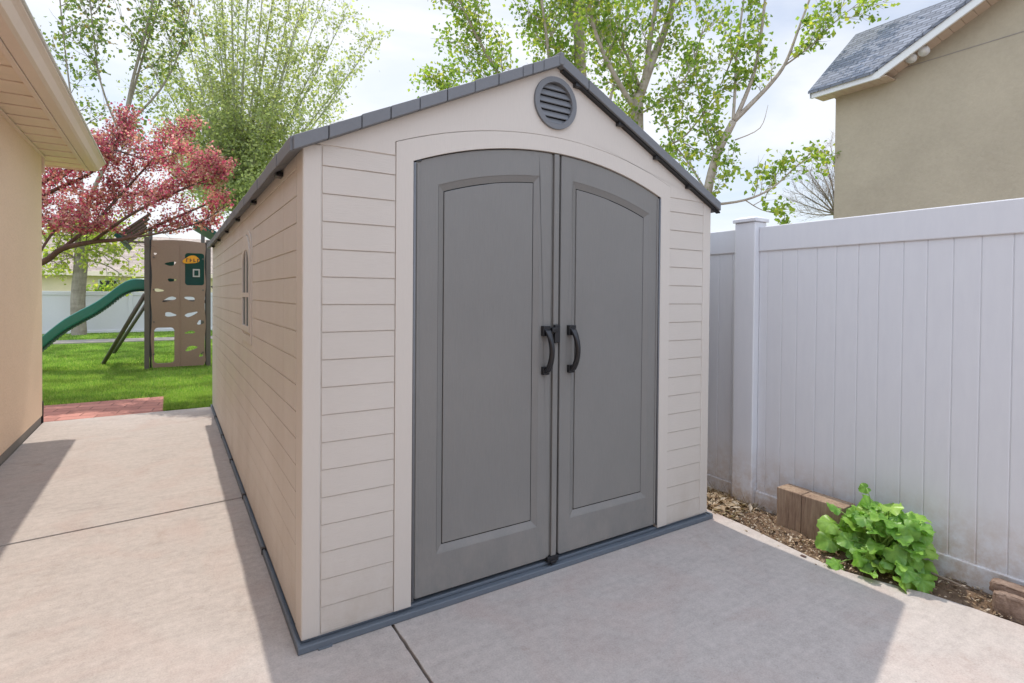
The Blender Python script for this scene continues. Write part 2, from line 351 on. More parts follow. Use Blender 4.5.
# corner posts
for x0, x1 in ((0,.064),(W-.064,W)):
    for y0, y1 in ((-.004,.108),(D-.108,D+.004)):
        b = MB(); b.box(x0-(.003 if x0 == 0 else 0), x1+(.003 if x1 == W else 0), y0, y1, .03, 1.849); b.build('corner_post', 'beige_trim', shed, .006, seg=3)
def board_x(b, x0, x1, z0, z1, y, s):   # lapped board facing -s*Y
    z0 += .0009; z1 -= .0009; d0, d1 = .0075*s, .0045*s
    b.hexa([(x0,y-d0,z0),(x1,y-d0,z0),(x1,y+.004*s,z0),(x0,y+.004*s,z0),(x0,y-d1,z1),(x1,y-d1,z1),(x1,y+.004*s,z1),(x0,y+.004*s,z1)])
def board_y(b, y0, y1, z0, z1, x, s):
    z0 += .0021; z1 -= .0021; d0, d1 = .0062*s, .0050*s
    b.hexa([(x-d0,y0,z0),(x+.004*s,y0,z0),(x+.004*s,y1,z0),(x-d0,y1,z0),(x-d1,y0,z1),(x+.004*s,y0,z1),(x+.004*s,y1,z1),(x-d1,y1,z1)])
Z0 = .135
def courses(): return [(.036 if k == 0 else Z0+PITCH*(k-1), Z0+PITCH*k) for k in range(17)]+[(Z0+PITCH*16, 1.848)]
XT = .348
# front wall: backing, siding panels, gable, surround
for x0 in (.06, W-XT-.03):
    b = MB(); b.box(x0, x0+XT-.03, .0012, .03, .03, 1.86); b.build('wall_frame', 'beige_trim', shed)
for x0, x1 in ((.0665, XT-.002), (W-XT+.002, W-.0665)):
    b = MB()
    for z0, z1 in courses(): board_x(b, x0, x1, z0, z1, .003, 1)
    b.build('siding_panel', 'beige_siding', shed, .0018)
RO, RI, XC = 2.222, 1.924, 1.135
CO, CI = 2.048-RO, 1.977-RI
XD = .420
so = [(XT, .034)] + arc(XC, CO, RO, XT, W-XT, 30) + [(W-XT, .034)]
si = [(W-XD, .034)] + list(reversed(arc(XC, CI, RI, XD, W-XD, 30))) + [(XD, .034)]
plate('door_surround', so+si, [], 'beige_trim', shed, fr(-.007), .03, .003)
sl = (2.43-1.852)/(XC+.055)
gz = lambda x: 2.43-.05 - abs(x-XC)*sl
GX = XC-(2.38-1.851)/sl
ga = [(GX, 1.8509), (XT-.0025, 1.851)] + [(x, z+.0028) for x, z in arc(XC, CO, RO, XT-.0025, W-XT+.0025, 30)] + [(W-XT+.0025, 1.851), (W-GX, 1.8509), (XC, gz(XC))]
plate('gable', ga, [circle(1.125, 2.208, .110)], 'beige_trim', shed, fr(-.0035), .03, .002)
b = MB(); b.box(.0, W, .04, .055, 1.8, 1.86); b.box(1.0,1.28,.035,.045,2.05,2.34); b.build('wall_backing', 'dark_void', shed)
# vent
vent = plate('vent', circle(1.127, 2.208, .122, 48), [circle(1.127, 2.208, .096, 48)], 'roof_plastic', shed, fr(-.016), .028, .004)
for k in range(6):
    z = 2.208-.096+.032*k; z1 = z+.0275
    h0 = math.sqrt(max(0, .098**2-(z-2.208)**2)); h1 = math.sqrt(max(0, .098**2-(z1-2.208)**2)); b = MB()
    b.hexa([(1.127-h0,-.006,z),(1.127+h0,-.006,z),(1.127+h0,-.001,z-.002),(1.127-h0,-.001,z-.002),(1.127-h1,.006,z1),(1.127+h1,.006,z1),(1.127+h1,.011,z1-.002),(1.127-h1,.011,z1-.002)])
    b.build('louvre', 'roof_plastic', vent)
# side and back walls
def side(x, s, joints, win=None):
    b = MB(); b.box(min(x, x+.03*s)+.006*s*(s > 0)-.0*s, max(x, x+.03*s)-.006*(s < 0), .1, D-.1, .03, 1.84)
    b = MB(); xa, xb = sorted((x+.0012*s, x+.03*s)); b.box(xa, xb, .1, 1.40 if win else D-.1, .03, 1.84)
    if win: b.box(xa, xb, 1.92, D-.1, .03, 1.84); b.box(xa, xb, 1.40, 1.92, .03, 1.02); b.box(xa, xb, 1.40, 1.92, 1.66, 1.84)
    b.build('wall_frame', 'beige_trim', shed)
    ys = [.112]+joints+[D-.112]
    for a, c_ in zip(ys[:-1], ys[1:]):
        b = MB()
        for z0, z1 in courses():
            segs = [(a+.0015, c_-.0015)]
            if win and z1 > 1.03 and z0 < 1.70:
                segs = []
                if a < 1.398: segs.append((a+.0015, min(c_-.0015, 1.398)))
                if c_ > 1.922: segs.append((max(a+.0015, 1.922), c_-.0015))
                if a >= 1.398 and c_ <= 1.922: segs = []
            for y0, y1 in segs:
                if y1-y0 > .01: board_y(b, y0, y1, z0, z1, x+.003*s, s)
        if b.v: b.build('siding_panel', 'beige_siding', shed, .0018)
side(0, 1, [.385,1.235,2.085,2.935,3.785], True)
side(W, -1, [.385,1.235,2.085,2.935,3.785])
b = MB(); b.box(.06, W-.06, D-.03, D-.006, .03, 1.84); b.build('wall_frame', 'beige_trim', shed)
b = MB()
for z0, z1 in courses(): board_x(b, .066, W-.066, z0, z1, D-.003, -1)
b.build('siding_panel', 'beige_siding', shed, .0018)
plate('gable', [(-.002,1.8415),(W+.002,1.8415),(W+.002,gz(W)),(XC,gz(XC)),(-.002,gz(0))], [], 'beige_trim', shed, fr(D-.026), .03)
# arched side window
sd = lambda x0: (lambda u, v, w: Vector((x0+w, u, v)))
def archrect(y0, y1, z0, zs, rise, n=14):
    c_ = (y0+y1)/2; h = (y1-y0)/2
    return [(y0, z0), (y1, z0)] + [(c_+h*math.cos(math.pi*k/n), zs+rise*math.sin(math.pi*k/n)) for k in range(n+1)]
fill = plate('window_panel', [(1.4,.957),(1.92,.957),(1.92,1.771),(1.4,1.771)], [archrect(1.50,1.82,1.10,1.47,.10)], 'beige_siding', shed, sd(-.002), .012, .0015)
plate('window_surround', archrect(1.425,1.895,.995,1.555,.14), [archrect(1.455,1.865,1.045,1.50,.165)], 'beige_siding', fill, sd(-.0085), .009, .003)
wf = plate('window_frame', archrect(1.465,1.855,1.065,1.50,.16), [archrect(1.50,1.82,1.10,1.47,.10)], 'beige_trim', shed, sd(-.0145), .016, .003)
b = MB(); b.box(-.0125, .0, 1.650, 1.672, 1.10, 1.565); b.box(-.0132, .0, 1.50, 1.82, 1.277, 1.305); b.build('mullion', 'beige_trim', wf, .0015)
b = MB(); b.prism([(-.0065, y, z) for y, z in archrect(1.503,1.817,1.103,1.47,.097)], (.002,0,0)); b.build('pane', 'window_glass', wf)
# doors
def door(x0, x1, ox0, ox1, ix0, ix1, hinge):
    zb, yf = .052, .002
    dd = thing_part('door')
    o = [(x0, zb+.01), (x0+.01, zb), (x1-.01, zb), (x1, zb+.01)] + list(reversed(arc(XC, CI-.004, RI, x0, x1, 18)))
    oh = [(ox0, .218), (ox1, .218)] + list(reversed(arc(XC, CI, 1.805, ox0, ox1, 18)))
    ih = [(ix0, .246), (ix1, .246)] + list(reversed(arc(XC, CI, 1.778, ix0, ix1, 18)))
    body = plate('door', o, [oh], 'grey_door', shed, fr(yf), .03, .0035)
    b = MB(); n = len(oh)
    b.add([(x, yf+.001, z) for x, z in oh]+[(x, yf+.013, z) for x, z in ih], [(i, (i+1)%n, n+(i+1)%n, n+i) for i in range(n)])
    b.build('bevel_moulding', 'grey_door', body)
    k = .0035; cx = (ix0+ix1)/2
    ip = [(x+(k if x < cx else -k), z-(k if z > 1 else -k)) for x, z in ih]
    b = MB(); b.prism([(x, yf+.010, z) for x, z in ip], (0, .014, 0)); b.build('centre_panel', 'grey_door', body, .003)
    b = MB(); b.prism([(x, yf+.022, z) for x, z in ih], (0, .004, 0)); b.build('panel_groove', 'black_plastic', body)
    return body
def thing_part(n): return None
def stile(x0, x1, par):
    b = MB(); b.box(x0, x1, -.003, .01, .06, CI+math.sqrt(RI*RI-(max(abs(x0-XC),abs(x1-XC)))**2)-.012); b.build('hinge_stile', 'grey_door', par, .0028)
ld = door(.431, 1.118, .535, 1.045, .562, 1.020, -1)
rd = door(1.174, 1.842, 1.245, 1.765, 1.272, 1.738, 1)
stile(.437,.449,ld); stile(1.826,.1+1.737,rd)
b = MB(); b.tube([(.427,-.001,.05),(.427,-.001,1.835)], .006, 8); b.build('hinge_rod', 'roof_plastic', ld, 0, True)
b = MB(); b.tube([(1.847,-.001,.05),(1.847,-.001,1.835)], .005, 8); b.build('hinge_rod', 'roof_plastic', rd, 0, True)
for x in (.425, 1.838):
    b = MB(); b.box(x-.002, x+.03 if x < 1 else x+.008, -.004, .004, 1.842 if x < 1 else 1.838, 1.852); b.build('hinge_bracket', 'black_plastic', ld if x < 1 else rd)
b = MB(); zt = CI+RI-.008
b.box(1.1195, 1.1245, .004, .02, .06, zt); b.box(1.1275, 1.1545, -.006, .02, .06, zt+.002); b.box(1.157, 1.1615, .0, .02, .06, zt-.002)
b.build('centre_strip', 'grey_door', ld, .002)
b = MB(); b.box(XD, W-XD, .034, .05, .03, 2.0); b.build('doorway_backing', 'dark_void', shed)
b = MB(); b.box(1.10, 1.165, -.017, .0, .036, .062); b.box(1.115,1.15,-.022,-.012,.03,.045); b.build('floor_latch', 'black_plastic', shed, .003)
def handle(x, par):
    b = MB(); n = 22; ring = []
    for k in range(n+1):
        t_ = k/n; z = 1.148-.21*t_; bow = math.sin(math.pi*min(1, max(0, (t_*1.0))))**.7*.048
        w = .0185-.005*math.sin(math.pi*t_); th = .0125 if 0 < k < n else .009
        for a_ in range(8):
            q_ = 2*math.pi*a_/8+.39; ring.append((x+w*math.cos(q_), -.010-bow+th*math.sin(q_)*1.15, z))
    b.add(ring, [(i*8+j, i*8+(j+1)%8, (i+1)*8+(j+1)%8, (i+1)*8+j) for i in range(n) for j in range(8)]+[tuple(range(7,-1,-1)), tuple(n*8+j for j in range(8))])
    b.box(x-.022, x+.020, -.020, .003, 1.112, 1.160); b.box(x-.019, x+.017, -.018, .003, .930, .968)
    return b.build('handle', 'black_plastic', par, .003, False)
handle(1.083, ld); handle(1.236, rd)
b = MB(); b.box(1.1265, 1.158, -.022, -.004, 1.078, 1.165); b.box(1.105,1.135,-.03,-.01,1.128,1.152); b.build('latch', 'black_plastic', ld, .004)
# roof
OV = .042
def zt_(x): return 2.43-abs(x-XC)*sl
for s in (-1, 1):
    xe = XC+s*(XC+OV); b = MB()
    b.prism([(XC,-.03,zt_(XC)-.012),(xe,-.03,zt_(xe)-.012),(xe,-.03,zt_(xe)-.04),(XC,-.03,zt_(XC)-.04)], (0,D+.06,0))
    rp = b.build('roof_panel', 'roof_plastic', shed)
    b = MB()   # raised shingle courses on the slope
    for k in range(9):
        t0, t1 = k/9, (k+1)/9+.004
        xa, xb = XC+s*(XC+OV)*t0, XC+s*(XC+OV)*t1
        y = -.03+.2*(k % 2)
        while y < D+.03:
            y1 = min(y+.4, D+.03)
            b.hexa([(xa,y,zt_(xa)-.014),(xb,y,zt_(xb)-.014),(xb,y1-.006,zt_(xb)-.014),(xa,y1-.006,zt_(xa)-.014),(xa,y,zt_(xa)-.010),(xb,y,zt_(xb)-.003),(xb,y1-.006,zt_(xb)-.003),(xa,y1-.006,zt_(xa)-.010)]); y += .4
    b.build('shingles', 'roof_plastic', rp)
    js = [-OV,.08,.2,.313,.432,.552,.679,.796,.92,.974,1.034,XC-.001] if s < 0 else [XC+.001,1.302,W+OV]
    for yy in (0, 1):
        b = MB()
        for i_, (a, c_) in enumerate(zip(js[:-1], js[1:])):
            st = .0018*(i_ % 2); gap = .0014
            y0, y1 = (-.042-st, -.004) if yy == 0 else (D+.004, D+.042)
            b.hexa([(a+gap,y0,zt_(a+gap)-.052),(c_-gap,y0,zt_(c_-gap)-.052),(c_-gap,y1,zt_(c_-gap)-.052),(a+gap,y1,zt_(a+gap)-.052),
                    (a+gap,y0,zt_(a+gap)-st),(c_-gap,y0,zt_(c_-gap)-st-.002),(c_-gap,y1,zt_(c_-gap)-st-.002),(a+gap,y1,zt_(a+gap)-st)])
        b.build('fascia', 'roof_plastic', shed, .003)
    b = MB()
    b.hexa([(-.040,-.0375,zt_(-.040)-.051),(XC,-.0375,zt_(XC)-.051),(XC,-.008,zt_(XC)-.051),(-.040,-.008,zt_(-.040)-.051),(-.040,-.0375,zt_(-.040)-.004),(XC,-.0375,zt_(XC)-.004),(XC,-.008,zt_(XC)-.004),(-.040,-.008,zt_(-.040)-.004)]) if s < 0 else \
    b.hexa([(XC,-.0375,zt_(XC)-.051),(W+.040,-.0375,zt_(W+.040)-.051),(W+.040,-.008,zt_(W+.040)-.051),(XC,-.008,zt_(XC)-.051),(XC,-.0375,zt_(XC)-.004),(W+.040,-.0375,zt_(W+.040)-.004),(W+.040,-.008,zt_(W+.040)-.004),(XC,-.008,zt_(XC)-.004)])
    b.build('fascia_core', 'dark_void', shed)
    b = MB(); y = -.03; i_ = 0
    while y < D+.03:
        y1 = min(y+.28, D+.03); st = .003*(i_ % 2)
        xo = XC+s*(XC+OV+.009+st); xi_ = XC+s*(XC+OV-.045)
        xa, xb = sorted((xo, xi_))
        b.hexa([(xa,y+.002,zt_(xa)-.052 if s > 0 else zt_(xa)-.052),(xb,y+.002,zt_(xb)-.052),(xb,y1-.002,zt_(xb)-.052),(xa,y1-.002,zt_(xa)-.052),
                (xa,y+.002,zt_(xa)+.002),(xb,y+.002,zt_(xb)+.002),(xb,y1-.002,zt_(xb)+.002),(xa,y1-.002,zt_(xa)+.002)]); y += .28; i_ += 1
    b.build('eave_cap', 'roof_plastic', shed, .004)
    for y in (.42, 1.25, 2.1, 2.95, 3.8, 4.6):
        b = MB(); xx = 0 if s < 0 else W
        b.box(xx-.03, xx+.03, y-.03, y+.03, 1.795, 1.812); b.build('eave_clip', 'black_plastic', shed, .003)
b = MB(); b.box(XC-.012, XC+.012, -.047, D+.045, 2.378, 2.436)
b.build('ridge_cap', 'roof_plastic', shed, .004)
for x in (1.25, 1.53, 1.80, 2.06):
    b = MB(); z = zt_(x)-.066; b.box(x-.018, x+.018, -.03, -.004, z-.004, z+.012); b.build('gable_clip', 'black_plastic', shed, .002)
b = MB()
for s in (1,):
    b.hexa([(XC+.02,-.031,zt_(XC+.02)-.060),(W+.05,-.031,zt_(W+.05)-.060),(W+.05,-.0036,zt_(W+.05)-.060),(XC+.02,-.0036,zt_(XC+.02)-.060),
            (XC+.02,-.031,zt_(XC+.02)-.0525),(W+.05,-.031,zt_(W+.05)-.0525),(W+.05,-.0036,zt_(W+.05)-.0525),(XC+.02,-.0036,zt_(XC+.02)-.0525)])
b.build('fascia_gap_shade', 'black_plastic', shed)  # shade of the gap under the right fascia, put in as a black strip

# ------------------------------------------------------------------ house on the left
hs = thing('stucco_house', (-1.478,4.93,0), 'peach stucco house with wide plank soffit and metal gutter beside the path', 'house')
HX, HY = -1.478, 4.93
b = MB(); b.box(-9, HX, -7, HY, .07, 2.64); b.build('wall', 'peach_stucco', hs, .006)
b = MB(); b.box(-8.9, HX-.008, -6.9, HY-.008, -.1, .072); b.build('foundation', 'foundation', hs)
b = MB(); b.box(HX-.03, HX+.008, HY-.012, HY+.014, .0, .215); b.build('corner_guard', 'black_plastic', hs, .003)
SZ, EY, EX = 2.635, HY+.50, -1.163
b = MB(); b.box(HX-.05, HX+.02, HY+.002, HY+.03, 2.47, SZ-.002); b.build('corner_trim', 'cream_metal', hs, .003)
b = MB(); y = -7
while y < EY-.02:
    y1 = min(y+.287, EY); b.hexa([(HX-.6,y+.003,SZ),(EX-.033,y+.003,SZ),(EX-.033,y1,SZ+.008),(HX-.6,y1,SZ+.008),(HX-.6,y+.003,SZ+.015),(EX-.033,y+.003,SZ+.015),(EX-.033,y1,SZ+.015),(HX-.6,y1,SZ+.015)]); y += .29
b.build('soffit', 'cream_soffit', hs, .003)
b = MB(); b.box(HX-.6, EX-.01, -7, EY, SZ+.0155, SZ+.03); b.build('soffit_backing', 'dark_void', hs)
b = MB(); b.box(HX, HX+.028, -7, HY+.0, SZ-.012, SZ-.001); b.build('frieze', 'cream_metal', hs, .002)
b = MB(); b.box(EX-.033, EX, -7, EY+.01, SZ-.012, SZ+.13); b.build('fascia', 'cream_metal', hs, .003)
b = MB(); b.box(HX-4, EX, EY+.001, EY+.02, SZ-.008, SZ+.12); b.build('rake_board', 'cream_metal', hs, .003)
b = MB(); prof = [(0.003,0),(.068,0),(.088,.012),(.114,.055),(.126,.066),(.141,.078),(.141,.104),(.129,.104),(.126,.082),(.003,.085)]
b.prism([(EX+x, -7, SZ-.003+z) for x, z in prof], (0, EY+.02+7, 0)); gt = b.build('gutter', 'cream_metal', hs, .002)
b = MB(); b.tube([(EX+.143,-7,SZ+.094),(EX+.143,EY+.022,SZ+.094)], .011, 10); b.build('gutter_lip', 'gutter_lip', gt, 0, True)
b = MB(); b.prism([(EX+.03,-7,SZ+.125),(-5.2,-7,4.7),(-9.5,-7,2.7),(-9.5,-7,2.66),(-5.2,-7,4.64),(EX-.03,-7,SZ+.09)], (0,EY+7.01,0)); b.build('roof', 'brown_shingles', hs)
b = MB(); b.prism([(HX,HY-.02,2.6),(-9,HY-.02,2.6),(-5.2,HY-.02,4.5)], (0,-.1,0)); b.build('gable', 'peach_stucco', hs)

# ------------------------------------------------------------------ white vinyl fence
fx = 2.65
fence = thing('vinyl_fence', (fx,0,0), 'tall white vinyl privacy fence beside the shed and the wooden block', 'fence')
def fence_panel(y0, y1, grooves):
    b = MB(); b.box(fx, fx+.04, y0, y1, 1.585, 1.735); b.build('top_rail', 'fence_vinyl', fence, .005)
    b = MB(); b.box(fx-.006, fx+.04, y0, y1, .0, .108); b.build('bottom_rail', 'fence_vinyl', fence, .005)
    b = MB(); gs = sorted(grooves+[y0, y1])
    for a, c_ in zip(gs[:-1], gs[1:]):
        b.box(fx+.009, fx+.028, a+.0006, c_-.0006, .105, 1.59)
    b.build('board_panel', 'fence_vinyl', fence, .004)
    b = MB(); b.box(fx+.0125, fx+.024, y0, y1, .105, 1.59); b.build('panel_tongue', 'fence_vinyl', fence)
def post(y0, y1):
    b = MB(); b.box(fx-.04, fx+.08, y0, y1, -.05, 1.768); p = b.build('post', 'fence_vinyl', fence, .007, seg=3)
    b = MB(); b.box(fx-.05, fx+.09, y0-.01, y1+.01, 1.7685, 1.79); c0 = ((fx+.02), (y0+y1)/2)
    b.hexa([(fx-.046,y0-.006,1.7905),(fx+.086,y0-.006,1.7905),(fx+.086,y1+.006,1.7905),(fx-.046,y1+.006,1.7905),(fx-.02,y0+.02,1.803),(fx+.06,y0+.02,1.803),(fx+.06,y1-.02,1.803),(fx-.02,y1-.02,1.803)])
    b.build('post_cap', 'fence_vinyl', p, .003)
post(-.065, .075)
fence_panel(-2.38, -.0655, [-.12,-.213,-.304,-.415,-.52,-.631,-.729,-.838,-.938,-1.04,-1.142,-1.251]+[-1.251-.104*k for k in range(1,11)])
post(-2.52, -2.38); fence_panel(-4.8, -2.525, [-2.525-.105*k for k in range(1,21)])
fence_panel(.0755, 2.4, [.124,.222]+[.222+.103*k for k in range(1,21)])
post(2.4, 2.54); fence_panel(2.545, 4.85, [2.545+.105*k for k in range(1,22)]); post(4.85,4.99)

# far white fence across the lawn
ff = thing('vinyl_fence', (-3,19.3,0), 'distant long white fence behind the lawn tree and green slide', 'fence')
b = MB(); b.box(-16, 22, 19.30, 19.33, .10, 1.20); b.build('board_panel', 'white_vinyl', ff)
b = MB(); b.box(-16, 22, 19.28, 19.35, 1.20, 1.32); b.build('top_rail', 'white_vinyl', ff, .01)
b = MB(); b.box(-16, 22, 19.28, 19.35, -.02, .10); b.build('bottom_rail', 'white_vinyl', ff, .01)
for k in range(16):
    x = -15.9+2.4*k; b = MB(); b.box(x-.06, x+.06, 19.265, 19.385, -.02, 1.34); b.build('post', 'white_vinyl', ff, .008)

# ------------------------------------------------------------------ neighbour's house on the right
nb = thing('neighbour_house', (7.85,2.2,0), 'olive stucco house with blue-grey shingle roof rising above the white fence', 'house')
NX = 7.85; FX = 7.55
rz = lambda y: 4.33+(1.43-y)*.475     # underside of the rake
b = MB()
prof = [(2.13,0),(2.13,4.262),(1.50,4.262)]+[(1.43,rz(1.43)-.04)]+[(-3.6,rz(-3.6)-.035),(-8.6,rz(-3.6)-.035-5.03*.475),(-8.6,0)]
b.prism([(NX,y,z) for y, z in prof], (8,0,0)); b.build('wall', 'olive_stucco', nb)
b = MB(); b.box(NX-.004, NX+.01, -8.6, 1.40, 4.372, 4.382); b.build('control_joint', 'foundation', nb)
b = MB()
y = 2.31
while y > 1.45:
    b.box(FX+.03, NX, y-.116, y, 4.245, 4.26); y -= .12
y = 1.44
while y > -3.5:
    y1 = y-.116; b.hexa([(FX+.03,y1,rz(y1)-.01),(NX+.0,y1,rz(y1)-.045),(NX+.0,y,rz(y)-.045),(FX+.03,y,rz(y)-.01),(FX+.03,y1,rz(y1)+.008),(NX+.0,y1,rz(y1)-.03),(NX+.0,y,rz(y)-.03),(FX+.03,y,rz(y)+.008)]); y -= .12
b.build('soffit', 'tan_soffit', nb, .003)
b = MB(); b.box(FX, FX+.03, 1.425, 2.34, 4.235, 4.335); b.build('fascia', 'white_paint', nb, .003); b = MB()
b.hexa([(FX-.002,-3.6,rz(-3.6)-.03),(FX+.03,-3.6,rz(-3.6)-.03),(FX+.03,1.445,rz(1.445)-.09),(FX-.002,1.445,rz(1.445)-.09),(FX-.002,-3.6,rz(-3.6)+.085),(FX+.03,-3.6,rz(-3.6)+.085),(FX+.03,1.445,rz(1.445)+.02),(FX-.002,1.445,rz(1.445)+.02)])
b.build('rake_board', 'white_paint', nb, .003)
# main slope and cross gable roof
b = MB(); m_ = .885; zr_ = 4.338+m_*(8.88-FX+.03)
yv = lambda z: 1.43-(z-.11-4.33)/.475      # valley between the main slope and the cross gable
P_ = [(FX-.03,2.36,4.338),(FX-.03,yv(4.338+.0),4.338),(8.88,yv(zr_),zr_),(8.88,2.36,zr_)]
b.prism([(x, min(y,1.52) if i == 1 else y, z) for i, (x, y, z) in enumerate(P_)], (0,0,-.035))
b.prism([(8.883,2.36,zr_),(8.883,-4,zr_),(11,-4,zr_-1.87),(11,2.36,zr_-1.87)], (0,0,-.035))
b.build('roof', 'blue_shingles', nb)
b = MB(); b.prism([(NX+.02,2.165,4.26),(8.88,2.165,zr_-.1),(10.8,2.165,3.6)], (0,-.2,0)); b.build('gable', 'olive_stucco', nb)
b = MB(); b.hexa([(FX,2.325,4.24),(8.88,2.325,zr_-.12),(8.88,2.35,zr_-.12),(FX,2.35,4.24),(FX,2.325,4.31),(8.88,2.325,zr_-.04),(8.88,2.35,zr_-.04),(FX,2.35,4.31)]); b.build('rake_board', 'white_paint', nb)
# lay the shingle pattern along the slope of the main roof
b = MB(); r2 = lambda y: rz(y)+.09
b.prism([(FX-.02,1.50,r2(1.50)-.03),(FX-.02,-3.6,r2(-3.6)),(FX-.02,-8.9,r2(-3.6)-5.3*.475),(FX-.02,-8.9,r2(-3.6)-5.3*.475-.05),(FX-.02,-3.6,r2(-3.6)-.05),(FX-.02,1.5,r2(1.5)-.07)], (8.6,0,0))
b.build('roof', 'blue_shingles', nb)
fl = thing('floodlight', (NX,1.07,4.50), 'white twin-head security floodlight under the eave of the olive house', 'floodlight')
b = MB(); b.box(NX-.05, NX-.002, 1.03, 1.13, 4.47, 4.55); b.build('mount', 'white_paint', fl, .008)
for dy, dz in ((.035,-.05),(-.085,-.01)):
    b = MB(); p0 = Vector((NX-.05,1.08,4.51)); p1 = Vector((NX-.11,1.08+dy,4.51+dz)); d = (Vector((-.5,dy*2,-.55))).normalized()
    b.tube([p0, p1], .012, 8); b.tube([p1-d*.03, p1-d*.01, p1+d*.05, p1+d*.07], [.02,.046,.062,.064], 16); h = b.build('lamp_head', 'white_paint', fl, 0, True)
    b = MB(); b.tube([p1+d*.061, p1+d*.066], [.05,.045], 16); b.build('lens', 'lamp_glass', h)

# house far beyond the lawn
fh = thing('distant_house', (-6,40,0), 'cream house with grey-brown roof far beyond the lawn', 'house')
b = MB(); b.box(-22, 6, 40, 50, 0, 2.45); b.build('wall', 'cream_stucco', fh)
b = MB(); b.prism([(-22.8,39.4,2.55),(-22.8,45,5.35),(-22.8,50.6,2.55),(-22.8,50.6,2.35),(-22.8,39.4,2.35)], (29.6,0,0)); b.build('roof', 'brown_shingles', fh)
b = MB(); b.box(-22.9, 6.9, 39.3, 39.4, 2.3, 2.58); b.build('gutter', 'cream_metal', fh)
for x in (-9.6,-4.2,.5):
    b = MB(); b.box(x, x+1.0, 39.96, 40.0, 1.2, 2.1); w = b.build('window', 'white_paint', fh); b = MB(); b.box(x+.08, x+.92, 39.93, 39.955, 1.28, 2.02); b.build('pane', 'window_glass', w)

# ------------------------------------------------------------------ playground tower
pt = thing('playground_tower', (-.3,9.4,0), 'brown climbing-wall playground tower with a long green slide on the lawn', 'playset')
TX0, TX1, TY = -.70, .165, 8.96
for x in (TX0-.045, TX1+.0):
    for y in (TY-.03, TY+1.95):
        b = MB(); b.box(x-.035, x+.035, y, y+.07, -.02, 2.24 if y < 9.5 else 2.6); b.build('post', 'grey_steel', pt, .006)
b = MB(); b.box(TX0-.004, TX0+.022, TY-.004, TY+.05, .02, 2.2); b.box(TX1-.05, TX1-.036, TY-.002, TY+.05, .02, 2.2); b.build('edge_channel', 'black_plastic', pt)
pw0, pw1 = TX0+.02, TX1-.05
n = 24
top = [(pw0+(pw1-pw0)*k/n, 2.185+.025*math.sin(math.pi*k/n)) for k in range(n+1)]
lf = [(pw0+.010*math.sin(z*9), z) for z in np.linspace(2.1, .1, 24)]
rg = [(pw1+.010*math.sin(z*9+1), z) for z in np.linspace(.1, 2.1, 24)]
def pp(px, py): # panel coordinates measured on the photograph of the wall: 151..203 px wide, 243..368 px high
    return (pw0+(px-151)/(201.5-151)*(pw1-pw0), 2.15-(py-243)/(368-243)*2.13)
def hole(px, py, a, b_, rot, sd_): c_ = pp(px, py); return blob(c_[0], c_[1], a*1.0, b_*1.08, R(rot), 20, .16, sd_)
holes = [hole(154.5,254,.02,.018,0,1), hole(168.5,263.5,.085,.03,8,2), hole(169.5,280,.06,.026,5,3), hole(157.5,290.5,.065,.024,-3,4), hole(167.5,299.5,.095,.032,18,5),
         hole(187,299,.08,.034,-12,6), hole(168,315,.085,.032,-4,7), hole(187.5,315,.095,.03,22,8), hole(197,323.5,.055,.034,5,9), hole(187,333.5,.075,.025,3,10), hole(188,350,.095,.033,14,11), hole(201-3.5,357.5,.03,.03,0,12)]
def rrect(px0, py0, px1, py1, r=.05, wob=0):
    x0, z1 = pp(px0, py0); x1, z0 = pp(px1, py1); out = []
    for cx_, cz_, a0 in ((x1-r,z1-r,0),(x0+r,z1-r,90),(x0+r,z0+r,180),(x1-r,z0+r,270)):
        for k in range(7): out.append((cx_+r*math.cos(R(a0+15*k)), cz_+r*math.sin(R(a0+15*k))))
    return out
holes += [rrect(153.5,328,172,364,.06), rrect(182,252,200.5,285,.045)]
cw = plate('climbing_wall', [(pw0+.02,.02),(pw1-.02,.02)]+rg+list(reversed(top))+lf, holes, 'taupe_plastic', pt, lambda u, v, w: Vector((u, TY-.02+w, v)), .035, .006)
for bx_ in (pw0+.035, pw1-.035):
    for bz_ in (.25,.8,1.35,1.9):
        b = MB(); b.tube([(bx_,TY-.032,bz_),(bx_,TY-.019,bz_)], .014, 8); b.build('bolt', 'grey_steel', cw)
b = MB(); x, z = pp(177.5, 300); b.box(x-.006, x+.006, TY-.026, TY-.021, .06, 2.14); b.build('seam_rib', 'taupe_plastic', cw, .003)
sg = blob(*pp(188,259), .12, .07, R(10), 26, .12, 5)
sign = plate('sign', sg, [], 'orange_paint', cw, lambda u, v, w: Vector((u, TY-.055+w, v)), .014, .002)
b = MB(); x, z = pp(183, 259.5)
for k in range(4): b.box(x+.055*k, x+.055*k+.012, TY-.061, TY-.0555, z-.03, z+.03); b.box(x+.055*k+.013, x+.055*k+.034, TY-.061, TY-.0555, z+.018-.02*(k % 3), z+.028-.02*(k % 3))
b.build('sign_mark', 'bark_dark', sign)
